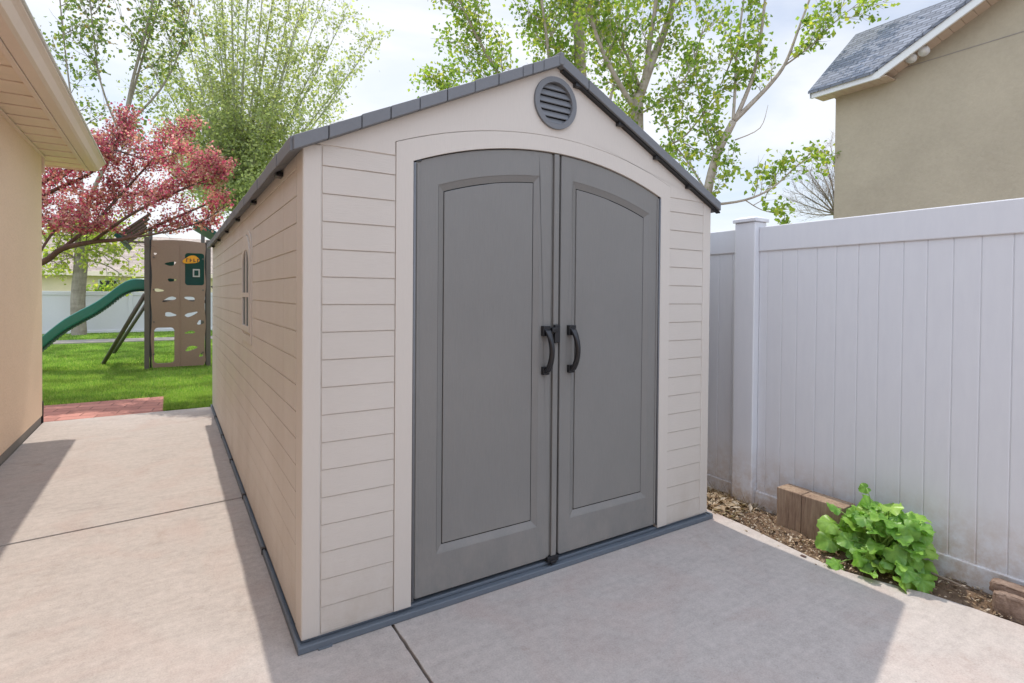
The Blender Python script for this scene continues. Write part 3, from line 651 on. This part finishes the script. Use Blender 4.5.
# platform, back panels seen through the holes
b = MB(); b.box(TX0, TX1, TY+.05, TY+1.15, 1.12, 1.17); b.build('platform', 'grey_steel', pt)
b = MB(); b.box(pw0+.43, pw1+.02, TY+.30, TY+.34, 1.35, 2.16); bp_ = b.build('green_panel', 'dark_green_plastic', pt)
x0, z1 = pp(190, 267.5); x1, z0 = pp(197, 276)
b = MB(); b.box(x0, x1, TY+.285, TY+.299, z0, z1); wf_ = b.build('window_frame', 'white_paint', bp_); b = MB(); b.box(x0+.022, x1-.022, TY+.279, TY+.284, z0+.025, z1-.025); b.build('pane', 'dark_green_plastic', wf_)
b = MB(); b.box(pw0, pw0+.33, TY+.3, TY+.33, 1.42, 1.95); b.build('green_panel', 'dark_green_plastic', pt)
# roof of the tower: two tilted leaves of slats
rf0 = Vector((-1.15, TY+.25, 2.20)); rdir = Vector((.52, .0, .46)); 
b = MB()
for k in range(5):
    y = TY+.05+.48*k; nrm = Vector((-.46,0,.52)).normalized()*.03
    p = Vector((-1.13,y,2.25)); q_ = p+rdir*(.85-.06*k); e = Vector((0,.2,0))
    b.hexa([p,q_,q_+e,p+e,p+nrm,q_+nrm,q_+e+nrm,p+e+nrm])
b.build('roof_slat', 'bark_dark', pt)
b = MB(); p = Vector((-1.20,TY+.0,2.24)); q_ = Vector((-1.10,TY+.0,2.14)); e = Vector((0,2.4,0)); th = Vector((.05,0,.05)); b.hexa([p,q_,q_+e,p+e,p+th,q_+th,q_+e+th,p+e+th]); b.build('roof_rim', 'dark_green_plastic', pt, .008)
b = MB(); b.box(-1.0, TX0-.08, TY+.02, TY+.06, 2.135, 2.165); b.build('crossbar', 'grey_steel', pt)
b = MB(); p = Vector((-.05,TY+.1,2.55)); q_ = Vector((.55,TY+.1,2.18)); e = Vector((0,1.2,0)); th = Vector((.03,0,.06)); b.hexa([p,q_,q_+e,p+e,p+th,q_+th,q_+e+th,p+e+th]); b.build('roof_panel', 'dark_green_plastic', pt, .008)
# support poles
for (a, c_) in (((TX0-.07,TY+.04,1.27),(-1.44,10.1,-.01)), ((TX0-.06,TY+1.93,1.17),(-1.43,12.0,-.01))):
    b = MB(); b.tube([a, c_], .034, 10); b.build('support_pole', 'grey_steel', pt, 0, True)
for x in (TX1+.03,):
    b = MB(); b.tube([(x+.02,TY-.06,1.42),(x+.10,TY-.12,1.30),(x+.12,TY-.12,1.1)], .018, 8); b.build('hand_grip', 'black_plastic', pt, 0, True)
# slide: channel with ribbed underside
path = [(TX0-.05,1.435),(-.85,1.44),(-.98,1.42),(-1.12,1.34),(-1.30,1.17),(-1.48,1.02),(-1.66,.90),(-1.86,.76),(-2.05,.58),(-2.25,.37),(-2.5,.16),(-2.72,.10),(-2.95,.10)]
from itertools import accumulate
def smoothp(P, n=5):
    out = []
    for i in range(len(P)-1):
        p0 = P[max(i-1,0)]; p1 = P[i]; p2 = P[i+1]; p3 = P[min(i+2,len(P)-1)]
        for k in range(n):
            t_ = k/n; out.append(tuple(.5*((2*p1[a])+(-p0[a]+p2[a])*t_+(2*p0[a]-5*p1[a]+4*p2[a]-p3[a])*t_*t_+(-p0[a]+3*p1[a]-3*p2[a]+p3[a])*t_**3) for a in range(len(p1))))
    out.append(P[-1]); return out
sp = smoothp(path); SY = TY+.25; wd = .5
prof = [(0,.0),(0,.14),(.035,.155),(.06,.14),(.08,.0),(wd-.08,.0),(wd-.06,.14),(wd-.035,.155),(wd,.14),(wd,.0),(wd,-.035),(0,-.035)]
vs = [(x, SY+a, z+h-.05) for x, z in sp for a, h in prof]; n_ = len(prof); k_ = len(sp)
b = MB(); b.add(vs, [(i*n_+j, i*n_+(j+1)%n_, (i+1)*n_+(j+1)%n_, (i+1)*n_+j) for i in range(k_-1) for j in range(n_)]+[tuple(range(n_-1,-1,-1)), tuple((k_-1)*n_+j for j in range(n_))])
slide = b.build('slide', 'green_plastic', pt, .008, True)
b = MB()
for i in range(2, k_-8):
    x, z = sp[i]; x2, z2 = sp[i+1]; d = Vector((x2-x,0,z2-z)); 
    if i % 1 == 0: b.tube([(x, SY+.015, z-.10), (x, SY+wd-.015, z-.10)], .022, 6); b.box(x-.006, x+.006, SY+.01, SY+wd-.01, z-.1, z-.03)
b.build('underside_rib', 'dark_green_plastic', slide)

# ------------------------------------------------------------------ things along the fence
wb = thing('wooden_block', (2.55,-.45,0), 'weathered brown timber block leaning against the white fence beside the plant', 'wood block')
b = MB(); b.box(2.492, 2.61, -.4385, -.30, -.02, .232); b.build('timber', 'timber', wb, .004)
b = MB(); b.box(2.490, 2.61, -.66, -.4415, -.02, .231); b.build('timber', 'timber', wb, .004)
bk = thing('edging_block', (2.52,-1.4,0), 'rough brown concrete edging block lying by the fence at the right edge', 'block')
def rough_box(x0, x1, y0, y1, z0, z1, n, amp, seed):
    r_ = random.Random(seed); bm = bmesh.new(); bmesh.ops.create_cube(bm, size=1)
    bmesh.ops.bevel(bm, geom=bm.edges[:], offset=.12, segments=2, profile=.6, affect='EDGES')
    bmesh.ops.subdivide_edges(bm, edges=bm.edges[:], cuts=n, use_grid_fill=True)
    for v_ in bm.verts:
        c_ = v_.co; v_.co = Vector((x0+(c_.x+.5)*(x1-x0), y0+(c_.y+.5)*(y1-y0), z0+(c_.z+.5)*(z1-z0)))+Vector([r_.uniform(-amp,amp) for _ in range(3)])
    return bm
def from_bm(name, bm, mat, par=None, smooth=True):
    me = bpy.data.meshes.new(name); bm.to_mesh(me); bm.free(); return link(name, me, mat, par, 0, smooth)
from_bm('block', rough_box(2.50,2.565,-1.75,-1.245,-.02,.085,3,.0025,3), 'brick_block', bk)
from_bm('cap', rough_box(2.535,2.60,-1.75,-1.225,.06,.108,3,.002,4), 'brick_block', bk)
for k, (x, y, s, lab) in enumerate(((2.47,.27,.035,'pale grey rock in the dry leaves beside the shed corner, nearest the fence'),(2.425,.205,.028,'pale rock in the dry leaves touching the slab at the shed corner'))):
    bm = bmesh.new(); bmesh.ops.create_icosphere(bm, subdivisions=3, radius=1)
    for v_ in bm.verts: nz = 1+.18*math.sin(v_.co.x*4+k*2)+.12*math.sin(v_.co.y*5+1)+rnd.uniform(-.05,.05); v_.co = Vector((x+v_.co.x*s*1.5*nz, y+v_.co.y*s*nz, .012+v_.co.z*s*.8*nz))
    tag(from_bm('rock', bm, 'rock', None, False), lab, 'rock')
# litter: dry leaves, chips
b = MB(); r_ = random.Random(11)
def ebx(y):
    for (xa, ya), (xb, yb) in zip(edge[:-1], edge[1:]):
        if yb <= y <= ya: return xa+(xb-xa)*(y-ya)/(yb-ya)
    return 2.49
for k in range(4300):
    y = r_.uniform(-2.2, .9) if r_.random() < .5 else r_.uniform(-.75,.5)
    e0 = ebx(y); x = e0+.0+(2.67-e0)*r_.random()
    if r_.random() < .004: x = e0-r_.random()*.06
    s = r_.uniform(.003,.013)*(1.6 if y > -.1 else .7); h = -.010+.02*min(1, max(0, (x-e0)/.12)) + r_.random()*.022*(1 if y > -.3 else .6)
    h = max(h, .002)
    if x < e0: h = .002
    a = r_.uniform(0, 6.28); tl = r_.uniform(-.6,.6); tw = r_.uniform(-.7,.7)
    u = Vector((math.cos(a), math.sin(a), tl*.8))*s*r_.uniform(.9,1.8); v_ = Vector((-math.sin(a), math.cos(a), tw))*s*.6; c_ = Vector((x, y, h))
    b.add([c_-u, c_-v_+Vector((0,0,s*.25)), c_+u, c_+v_+Vector((0,0,s*.25))], [(0,1,2),(0,2,3)])
for k in range(260):   # dry grass stems by the fence foot
    y = r_.uniform(-.1,.5); x = r_.uniform(2.5,2.64); a = r_.uniform(0,6.28); h = r_.uniform(.04,.13); l_ = r_.uniform(.03,.09)
    p = Vector((x,y,.0)); q_ = p+Vector((-abs(math.cos(a))*l_*.8, math.sin(a)*l_, h)); w_ = Vector((0,.0012,0))
    b.add([p-w_, p+w_, q_+w_*.4, q_-w_*.4], [(0,1,2,3)])
lt = b.build('leaf_litter', 'litter'); struct(lt, 'stuff'); tag(lt, 'dry fallen leaves and wood chips along the foot of the white fence', 'leaf litter')
b = MB(); b.tube([(2.56,-.93,.03),(2.53,-1.02,.05),(2.51,-1.10,.055),(2.52,-1.16,.045)], [.007,.006,.005,.003], 7)
tag(b.build('stick', 'twigs', None, 0, True), 'dry forked stick lying on the soil at the right of the plant', 'stick')
b = MB(); b.box(2.275,2.29,-.585,-.56,.002,.006); tag(b.build('wood_chip', 'bark_dark', None, .001), 'small dark chip lying on the concrete edge near the plant', 'wood chip')

# broad-leaved weed
wd_ = thing('leafy_plant', (2.47,-.80,0), 'bright green broad-leaved plant growing between the concrete and the fence', 'plant')
r_ = random.Random(5); stems = MB(); lv = MB()
def leaf(c, n, tipdir, rad):
    n = n.normalized(); t_ = (tipdir-n*tipdir.dot(n)); t_ = t_.normalized() if t_.length > 1e-4 else n.orthogonal().normalized(); s_ = n.cross(t_)
    N = 36; base = len(lv.v); cup = r_.uniform(-.3,.95); ph = r_.random()*6; lob = r_.choice((5,7))
    ctr = c+t_*rad*.15
    rings = [ctr]
    pts = []
    for fr_ in (.35,.7,1.0):
        for k in range(N):
            a = -math.pi+2*math.pi*(k+.5)/N       # 0 = tip, +-pi = stalk notch
            rr = rad*(1-.13*abs(math.sin(a*lob/2))**2*max(0, fr_-.3)/.7)*(1+.05*math.sin(a*17+ph)*fr_)*(1+.30*math.cos(a)**3+.12*math.cos(a))
            notch = 1-.62*math.exp(-((abs(a)-math.pi)/.22)**2)
            rr *= notch*fr_
            wav = (.24*rad*math.sin(a*2+ph)+.13*rad*math.sin(a*lob+ph)+.05*rad*math.sin(a*11))*fr_**2
            pts.append(ctr+t_*rr*math.cos(a)*1.0+s_*rr*math.sin(a)*1.06+n*(cup*rad*fr_**2*.5*(math.cos(a)*.3-.7)*1.0+wav+(.05*rad*abs(math.sin(a*lob/2))*fr_)))
    fs = [(0,1+k,1+(k+1)%N) for k in range(N)]
    for q_ in range(2):
        fs += [(1+q_*N+k, 1+(q_+1)*N+k, 1+(q_+1)*N+(k+1)%N, 1+q_*N+(k+1)%N) for k in range(N)]
    lv.add(rings+pts, fs)
def weed(c0, tip, rad, n=None):
    c0, tip = Vector(c0), Vector(tip); mid = (c0+tip)/2+Vector((0,0,.05+.1*(tip-c0).length))
    P = [c0*(1-t_)**2+mid*2*t_*(1-t_)+tip*t_*t_ for t_ in [k/7 for k in range(8)]]
    stems.tube(P, [.0042-.002*k/7 for k in range(8)], 6)
    d = tip-c0; out = Vector((d.x, d.y, 0))
    nn = n or (Vector((-.35,-.35,.8))+Vector((out.x,out.y,0))*1.2+Vector([r_.uniform(-.75,.75) for _ in range(3)]))
    leaf(tip, nn, out+Vector((r_.uniform(-.1,.1),r_.uniform(-.1,.1),-.12)), rad)
c0 = Vector((2.49,-.85,0))
for k in range(150):
    a = r_.uniform(0, 2*math.pi); hgt = r_.uniform(.04,.295); rr = .185*math.sqrt(max(0, 1-(hgt/.38)**2))*r_.uniform(.45,1.05)
    x = min(2.62, 2.485+rr*.72*math.cos(a)); y = -.855+rr*1.0*math.sin(a)
    weed(c0+Vector((r_.uniform(-.04,.05), r_.uniform(-.07,.07), 0)), (x, y, hgt), r_.choice((.014,.02,.026,.032,.038,.046,.054)))
weed(c0, (2.42,-.645,.17), .050, Vector((-.5,-.2,.75))); weed(c0, (2.42,-.64,.085), .056, Vector((-.75,-.3,.55))); weed(c0, (2.43,-.66,.24), .036)
weed(c0, (2.33,-.72,.02), .042, Vector((-.3,-.3,.9))); weed(c0, (2.38,-.97,.03), .04); weed(c0, (2.43,-1.02,.05), .042); weed(c0, (2.33,-.87,.03), .035)
weed(c0, (2.52,-.75,.36), .026, Vector((-.9,-.2,.3))); weed(c0, (2.5,-.86,.305), .048); weed(c0, (2.46,-.93,.27), .046); weed(c0, (2.47,-.78,.29), .05)
stems.build('stem', 'weed_stem', wd_, 0, True); lo = lv.build('leaves', 'weed_leaf', wd_, 0, True)

# ------------------------------------------------------------------ trees
class Tree:
    def __init__(s, seed): s.r = random.Random(seed); s.wood = MB(); s.tips = []
    def limb(s, pts, r0, r1, n=8):
        P = smoothp([tuple(p) for p in pts], 4); k = len(P); s.wood.tube(P, [r0+(r1-r0)*i/(k-1) for i in range(k)], n); return [Vector(p) for p in P]
    def twig(s, p, d, ln, r, level, droop=0., spread=.6):
        q_ = s.r; d = d.normalized(); n = 4 if level else 3; P = [p]; dd = d
        for i in range(n):
            dd = (dd+Vector([q_.uniform(-.22,.22) for _ in range(3)])+Vector((0,0,.08-droop))).normalized(); P.append(P[-1]+dd*ln/n)
        s.wood.tube(P, [r*(1-.75*i/n) for i in range(n+1)], 5 if level > 1 else 4, False)
        if level == 0: s.tips.append(P); return
        for i in range(1, n+1):
            for _ in range(2 if level > 1 else 2):
                a = Vector([q_.uniform(-1,1) for _ in range(3)]); a = (a-dd*a.dot(dd)).normalized()
                s.twig(P[i], dd*(1-spread*.4)+a*spread, ln*q_.uniform(.4,.62), r*.5, level-1, droop, spread)
    def off(s, P, t0, t1, n, ln, r, level, spread=.9, upw=.3, droop=0.):
        q_ = s.r
        for i in range(n):
            t_ = t0+(t1-t0)*(i+q_.random())/n; k = min(len(P)-2, int(t_*(len(P)-1))); p = P[k].lerp(P[k+1], t_*(len(P)-1)-k)
            d = (P[k+1]-P[k]).normalized(); a = Vector([q_.uniform(-1,1) for _ in range(3)]); a = (a-d*a.dot(d)).normalized()
            s.twig(p, d*(1-spread*.4)+a*spread+Vector((0,0,upw)), ln*q_.uniform(.6,1.15)*(1-.35*t_), r, level, droop)
    def finish(s, par, wmat, lmat, size, per, jit=.12, keep=1., name='crown', zmin=-9., droopy=.3, wood='trunk'):
        q_ = s.r; s.wood.build(wood, wmat, par, 0, True); pts = []
        for P in s.tips:
            if q_.random() > keep: continue
            for _ in range(per):
                i = q_.randrange(len(P)-1); c_ = P[i].lerp(P[i+1], q_.random())
                pts.append(c_+Vector([q_.gauss(0, jit) for _ in range(3)]))
        pts = [p for p in pts if p.z > zmin]
        n = len(pts); rg_ = np.random.default_rng(len(pts)); C = np.array([tuple(p) for p in pts])
        u = rg_.normal(size=(n,3)); u[:,2] -= droopy; u /= np.linalg.norm(u, axis=1)[:,None]; w_ = rg_.normal(size=(n,3)); w_ -= u*(w_*u).sum(1)[:,None]; w_ /= np.linalg.norm(w_, axis=1)[:,None]
        sz = size*rg_.uniform(.6,1.25,n)[:,None]; nn = np.cross(u, w_)*sz*.18
        Vv = np.stack([C-u*sz*.5, C+w_*sz*.42-u*sz*.1+nn, C+u*sz*.55, C-w_*sz*.42-u*sz*.1+nn], 1).reshape(-1,3)
        me = bpy.data.meshes.new(name); me.vertices.add(4*n); me.vertices.foreach_set('co', Vv.ravel()); me.loops.add(4*n); me.loops.foreach_set('vertex_index', np.arange(4*n))
        me.polygons.add(n); me.polygons.foreach_set('loop_start', np.arange(0,4*n,4)); me.polygons.foreach_set('loop_total', np.full(n,4)); me.update()
        link(name, me, lmat, par); return n
def ground_to(p, dx=0, dy=0): return Vector((p.x+dx, p.y+dy, -.1))
G_T = 'young cottonwoods behind the shed'
# cottonwood with the thick straight trunk behind the roof peak
d = 11; T = Tree(1); b0 = at(585,300,d); e = thing('cottonwood_tree', ground_to(b0), 'leafy green cottonwood directly behind the roof peak, left of the forked one', 'tree', G_T)
tr = T.limb([ground_to(b0), at(583,200,d), at(580,60,d), at(577,0,d), at(575,-90,d), at(570,-200,d)], .16, .06, 12)
l1 = T.limb([at(583,170,d), at(560,110,d-.4), at(549,55,d-.6), at(543,10,d-.8), at(530,-70,d-.8)], .055, .015)
l2 = T.limb([at(582,140,d), at(556,50,d+.3), at(540,5,d+.5), at(515,-60,d+.6)], .05, .012)
l3 = T.limb([at(582,190,d), at(530,120,d-.5), at(490,60,d-.8), at(460,0,d-1), at(445,-60,d-1)], .05, .012)
l4 = T.limb([at(582,170,d), at(535,140,d+.4), at(480,110,d+.7), at(445,85,d+.9)], .035, .008)
l6 = T.limb([at(584,185,d), at(610,100,d+.8), at(625,30,d+1.2), at(630,-50,d+1.4)], .045, .012)
for P, n in ((l1,18),(l2,18),(l3,30),(l4,18),(tr[len(tr)//3:],12),(l6,16)): T.off(P, .1, 1, n, .95, .012, 1, .9, .15)
T.finish(e, 'bark_pale', 'leaf_aspen', .078, 15, .10)
# forked cottonwood
d = 9.6; T = Tree(2); b0 = at(640,300,d); e = thing('cottonwood_tree', ground_to(b0), 'cottonwood with pale trunk forking low just right of the roof peak', 'tree', G_T)
tr = T.limb([ground_to(b0), at(638,200,d), at(637,120,d), at(638,95,d)], .14, .10, 12)
a1 = T.limb([at(638,105,d), at(645,77,d), at(651,32,d), at(656,0,d-.1), at(662,-100,d-.2)], .062, .025)
a2 = T.limb([at(640,95,d), at(654,56,d+.1), at(666,27,d+.2), at(674,-5,d+.2), at(690,-110,d+.3)], .085, .04, 10)
a3 = T.limb([at(637,112,d), at(620,85,d-.2), at(602,50,d-.4), at(590,10,d-.6), at(585,-50,d-.6)], .055, .015)
a4 = T.limb([at(639,85,d), at(622,45,d+.2), at(603,14,d+.5), at(590,-30,d+.7)], .03, .008)
a5 = T.limb([at(638,115,d), at(662,100,d-.5), at(690,70,d-.8), at(705,20,d-.9)], .02, .006)
a6 = T.limb([at(638,150,d), at(680,140,d-.4), at(715,95,d-.7), at(735,50,d-.9)], .02, .006)
for P, n in ((a1,10),(a2,10),(a3,20),(a4,18),(a5,10),(a6,10),(tr,8)): T.off(P, .2, 1, n, .75, .010, 1, .9, .15)
T.finish(e, 'bark_pale', 'leaf_aspen', .078, 9, .10, .85)
# slender cottonwood nearest the fence post
d = 8.6; T = Tree(8); b0 = at(704,300,d); e = thing('cottonwood_tree', ground_to(b0), 'slender open cottonwood above the fence post, forking into three limbs', 'tree', G_T)
tr = T.limb([ground_to(b0), at(704,230,d), at(708,190,d), at(717,155,d), at(733,122,d)], .085, .055, 10)
c1 = T.limb([at(733,122,d), at(735,90,d), at(737,50,d), at(745,-10,d), at(750,-60,d)], .026, .010)
c2 = T.limb([at(735,120,d), at(748,90,d), at(757,60,d), at(764,10,d), at(770,-50,d)], .036, .015)
c3 = T.limb([at(734,121,d), at(752,103,d), at(772,82,d), at(786,62,d), at(800,25,d), at(815,-15,d)], .042, .013)
c4 = T.limb([at(784,66,d), at(812,45,d-.2), at(835,22,d-.3), at(860,2,d-.4)], .016, .005)
c5 = T.limb([at(712,205,d), at(745,200,d-.2), at(772,188,d-.3), at(798,165,d-.4), at(822,150,d-.5)], .022, .006)
c6 = T.limb([at(716,160,d), at(706,125,d+.3), at(698,90,d+.4), at(694,60,d+.5)], .018, .005)
c7 = T.limb([at(708,195,d), at(690,165,d+.4), at(672,140,d+.6), at(662,110,d+.6)], .02, .006)
c8 = T.limb([at(735,140,d), at(760,128,d), at(768,105,d)], .01, .003)
c9 = T.limb([at(745,200,d), at(762,210,d), at(785,215,d-.2)], .010, .004)
for P, n in ((c1,6),(c2,5),(c3,6),(c4,8),(c5,9),(c6,8),(c7,9),(c9,4)): T.off(P, .25, 1, n, .48, .007, 1, .9, .05)
T.off(tr, .4, .9, 8, .6, .008, 1, 1.0, .0)
T.finish(e, 'bark_pale', 'leaf_aspen', .08, 6, .06, .85)
# tall upright poplar
d = 22; T = Tree(4); b0 = at(238,300,d); e = thing('poplar_tree', ground_to(b0), 'tall pale green tree with many upright limbs behind the shed eave', 'tree')
tr = T.limb([ground_to(b0), at(238,240,d), at(239,205,d), at(241,175,d)], .30, .22, 12)
for k, (x, y) in enumerate(((168,-50),(190,-60),(205,-70),(218,-80),(230,-90),(243,-90),(255,-90),(268,-80),(283,-70),(300,-60),(318,-50),(335,-30),(158,5),(150,55),(154,100),(165,135),(172,165),(345,15),(348,75),(330,115),(318,60),(300,10),(310,150),(372,42),(185,90),(200,60),(215,30),(275,110),(290,60),(185,150),(205,120),(262,150),(285,165),(225,100),(200,185),(270,190))):
    dz = T.r.uniform(-2.2,2.2); y0 = 200 if y < 120 else 222; s0 = at(239+T.r.uniform(-4,4), y0-T.r.uniform(0,25), d)
    m1 = at(239+(x-239)*.48+T.r.uniform(-4,4), y0+(y-y0)*.42, d+dz*.6)
    thick = .085 if k in (3,4,6,8,10) else .045
    P = T.limb([s0, m1, at(x, y, d+dz)], thick, .012, 6)
    T.off(P, .05, 1, 22, 1.25, .010, 1, .75, .55)
T.finish(e, 'bark_green', 'leaf_poplar', .125, 6, .22, .9, droopy=0)
# lawn tree: thick trunk, lime leaves low down, thin limb rising behind the blossom
d = 16.1; T = Tree(6); b0 = at(79,333,d); e = thing('lawn_tree', ground_to(b0), 'grey-trunked tree with lime leaves standing before the distant white fence', 'tree')
tr = T.limb([ground_to(b0), at(79,330,d), at(78,300,d), at(81,262,d), at(82,235,d), at(84,205,d)], .20, .15, 14)
m1 = T.limb([at(84,212,d), at(98,180,d), at(120,135,d), at(134,75,d), at(150,15,d), at(158,-40,d)], .062, .03, 10)
m2 = T.limb([at(84,212,d), at(80,160,d+.5), at(70,90,d+.8), at(60,0,d+1), at(60,-60,d+1)], .035, .012)
m3 = T.limb([at(128,110,d), at(142,60,d+.3), at(160,0,d+.6), at(170,-50,d+.6)], .04, .012)
m4 = T.limb([at(120,135,d), at(100,80,d-.5), at(92,20,d-.7), at(85,-40,d-.8)], .03, .01)
m5 = T.limb([at(122,130,d), at(160,90,d+.2), at(180,50,d+.4), at(192,0,d+.4)], .04, .01)
for P, n in ((m1,10),(m2,16),(m3,10),(m4,14),(m5,9)): T.off(P, .3, 1, n, 1.25, .015, 1, .9, .2)
T.finish(e, 'bark_brown', 'leaf_dull', .12, 8, .16, .9)
T2 = Tree(61)
for (a, c_) in (((81,262),(48,255)),((81,258),(50,272)),((82,250),(110,262)),((82,255),(120,248)),((82,258),(138,288)),((83,245),(130,262)),((82,245),(60,238)),((83,240),(105,238)),((84,235),(140,240)),((82,240),(50,236))):
    P = T2.limb([at(a[0],a[1],d), at((a[0]+c_[0])/2,(a[1]+c_[1])/2-6,d-.3), at(c_[0],c_[1],d-.5)], .03, .006, 6); T2.off(P, .2, 1, 7, .6, .008, 1, 1., .0)
T2.finish(e, 'bark_brown', 'leaf_lime', .105, 4, .09, .75, 'crown', wood='branch')
# flowering crab apple
d = 7.6; T = Tree(9); b0 = at(-70,300,d+.3); e = thing('crabapple_tree', ground_to(b0), 'pink and red blossoming crab apple reaching over the green slide', 'tree')
tr = T.limb([ground_to(b0), at(-68,300,d+.3), at(-55,275,d+.1)], .12, .10, 10)
k1 = T.limb([at(-58,285,d+.1), at(0,275,d), at(43,262,d), at(62,249,d), at(92,242,d), at(128,238,d-.1), at(165,222,d-.2), at(205,205,d-.3)], .055, .012, 10)
k2 = T.limb([at(-55,275,d+.1), at(0,215,d+.2), at(50,192,d+.3), at(98,168,d+.3), at(122,132,d+.3)], .05, .008)
k3 = T.limb([at(62,249,d), at(95,222,d+.2), at(125,190,d+.3), at(160,152,d+.3), at(186,126,d+.3)], .028, .006)
k4 = T.limb([at(92,242,d), at(130,215,d-.3), at(170,195,d-.4), at(200,182,d-.4), at(220,174,d-.4)], .024, .005)
k5 = T.limb([at(-10,220,d), at(30,215,d-.3), at(60,225,d-.4), at(90,228,d-.4)], .025, .006)
k6 = T.limb([at(50,185,d+.3), at(80,165,d+.1), at(110,150,d), at(150,160,d-.1), at(185,150,d-.2)], .025, .005)
k7 = T.limb([at(128,238,d-.1), at(165,232,d-.3), at(200,222,d-.3), at(228,205,d-.3)], .018, .005)
k9 = T.limb([at(170,195,d-.4), at(195,170,d-.3), at(212,165,d-.3)], .012, .004)
k10 = T.limb([at(30,270,d), at(60,225,d+.4), at(110,200,d+.5), at(160,190,d+.5)], .02, .005)
k11 = T.limb([at(98,168,d+.3), at(116,142,d+.2), at(126,118,d+.2)], .012, .004)
k8 = T.limb([at(0,215,d+.2), at(40,185,d-.2), at(75,165,d-.2), at(98,155,d-.2)], .025, .006)
for P, n, l_ in ((k1,14,.36),(k2,26,.36),(k3,22,.30),(k4,16,.28),(k5,16,.38),(k6,20,.34),(k7,9,.26),(k8,20,.34),(k9,8,.3),(k10,24,.4),(k11,9,.28)): T.off(P, .18, 1, n, l_, .006, 1, .9, .25)
T.finish(e, 'bark_dark', 'blossom', .038, 16, .055, .95, droopy=0, zmin=2.12)
# bare twiggy tree next to the olive house
d = 24; T = Tree(12); b0 = at(838,300,d); e = thing('bare_tree', ground_to(b0), 'leafless twiggy tree beside the left edge of the olive house', 'tree')
tr = T.limb([ground_to(b0), at(838,240,d), at(836,212,d)], .2, .12, 8)
for (x, y) in ((792,200),(800,182),(808,170),(815,158),(822,150),(830,142),(840,140),(850,146),(800,212),(795,190),(812,180),(825,165)):
    P = T.limb([at(836,214,d), at((836+x)/2+3,(214+y)/2+2,d+T.r.uniform(-.5,.5)), at(x,y,d+T.r.uniform(-1,1))], .045, .008, 5); T.off(P, .2, 1, 16, .9, .008, 1, .6, .25)
T.wood.build('trunk', 'twigs', e, 0, False)
# shrub by the far fence
T = Tree(15); b0 = Vector((-2.1,20.4,0)); e = thing('garden_shrub', b0, 'small green shrub showing above the distant white fence', 'shrub')
for k in range(46): T.twig(b0+Vector((rnd.uniform(-.6,.8),rnd.uniform(-.3,.3),rnd.uniform(.2,1.05))), Vector((rnd.uniform(-.6,.6),rnd.uniform(-.5,.5),1)), .45, .012, 1)
T.finish(e, 'bark_brown', 'leaf_aspen', .12, 5, .08, 1, 'foliage', wood='stem')

# ------------------------------------------------------------------ light
SUN = Vector((.036,.535,1)).normalized(); el = math.asin(SUN.z); az = math.atan2(SUN.x, SUN.y)
lt = bpy.data.lights.new('sun', 'SUN'); lt.energy = 2.8; lt.angle = R(.55); lt.color = (1,.92,.82)
lo_ = bpy.data.objects.new('sun', lt); COL.objects.link(lo_); lo_.rotation_euler = SUN.to_track_quat('Z','Y').to_euler()
w = bpy.data.worlds.new('World'); sc.world = w; w.use_nodes = True; nt = w.node_tree; bg = nt.nodes['Background']
sky = nt.nodes.new('ShaderNodeTexSky'); sky.sky_type = 'NISHITA'; sky.sun_disc = False; sky.sun_elevation = el; sky.sun_rotation = az; sky.air_density = 1.0; sky.dust_density = 1.5; sky.ozone_density = 1.0
tc = nt.nodes.new('ShaderNodeTexCoord'); mp = nt.nodes.new('ShaderNodeMapping'); mp.inputs['Scale'].default_value = (1.0,1.0,3.2); mp.inputs['Rotation'].default_value = (0,0,R(20))
nz = nt.nodes.new('ShaderNodeTexNoise'); nz.inputs['Scale'].default_value = 2.1; nz.inputs['Detail'].default_value = 7; nz.inputs['Roughness'].default_value = .52; nz.inputs['Distortion'].default_value = .5
rp = nt.nodes.new('ShaderNodeValToRGB'); rp.color_ramp.elements[0].position = .33; rp.color_ramp.elements[0].color = (.45,.45,.45,1); rp.color_ramp.elements[1].position = .55; rp.color_ramp.elements[1].color = (.95,.95,.95,1)
mx = nt.nodes.new('ShaderNodeMix'); mx.data_type = 'RGBA'; 
# unseen sky overhead and behind the camera is brightened to fill the shade
sx = nt.nodes.new('ShaderNodeVectorMath'); sx.operation = 'DOT_PRODUCT'; sx.inputs[1].default_value = (-.42,-.55,.72)
cr = nt.nodes.new('ShaderNodeValToRGB'); cr.color_ramp.elements[0].position = .05; cr.color_ramp.elements[0].color = (.66,.68,.72,1); cr.color_ramp.elements[1].position = .85; cr.color_ramp.elements[1].color = (1.20,1.36,1.66,1)
ml = nt.nodes.new('ShaderNodeVectorMath'); ml.operation = 'SCALE'; ml.inputs['Scale'].default_value = 9.5
nt.links.new(tc.outputs['Generated'], sx.inputs[0]); nt.links.new(sx.outputs['Value'], cr.inputs[0]); nt.links.new(cr.outputs[0], ml.inputs[0]); nt.links.new(ml.outputs[0], mx.inputs[7])
nt.links.new(tc.outputs['Generated'], mp.inputs[0]); nt.links.new(mp.outputs[0], nz.inputs['Vector']); nt.links.new(nz.outputs[0], rp.inputs[0]); nt.links.new(rp.outputs[0], mx.inputs[0])
nt.links.new(sky.outputs[0], mx.inputs[6]); nt.links.new(mx.outputs[2], bg.inputs[0]); bg.inputs[1].default_value = .14
sc.view_settings.view_transform = 'Standard'; sc.view_settings.look = 'None'; sc.view_settings.gamma = 1; sc.view_settings.exposure = .22
sc.render.engine = 'CYCLES'
sc.cycles.max_bounces = 8; sc.cycles.transparent_max_bounces = 8
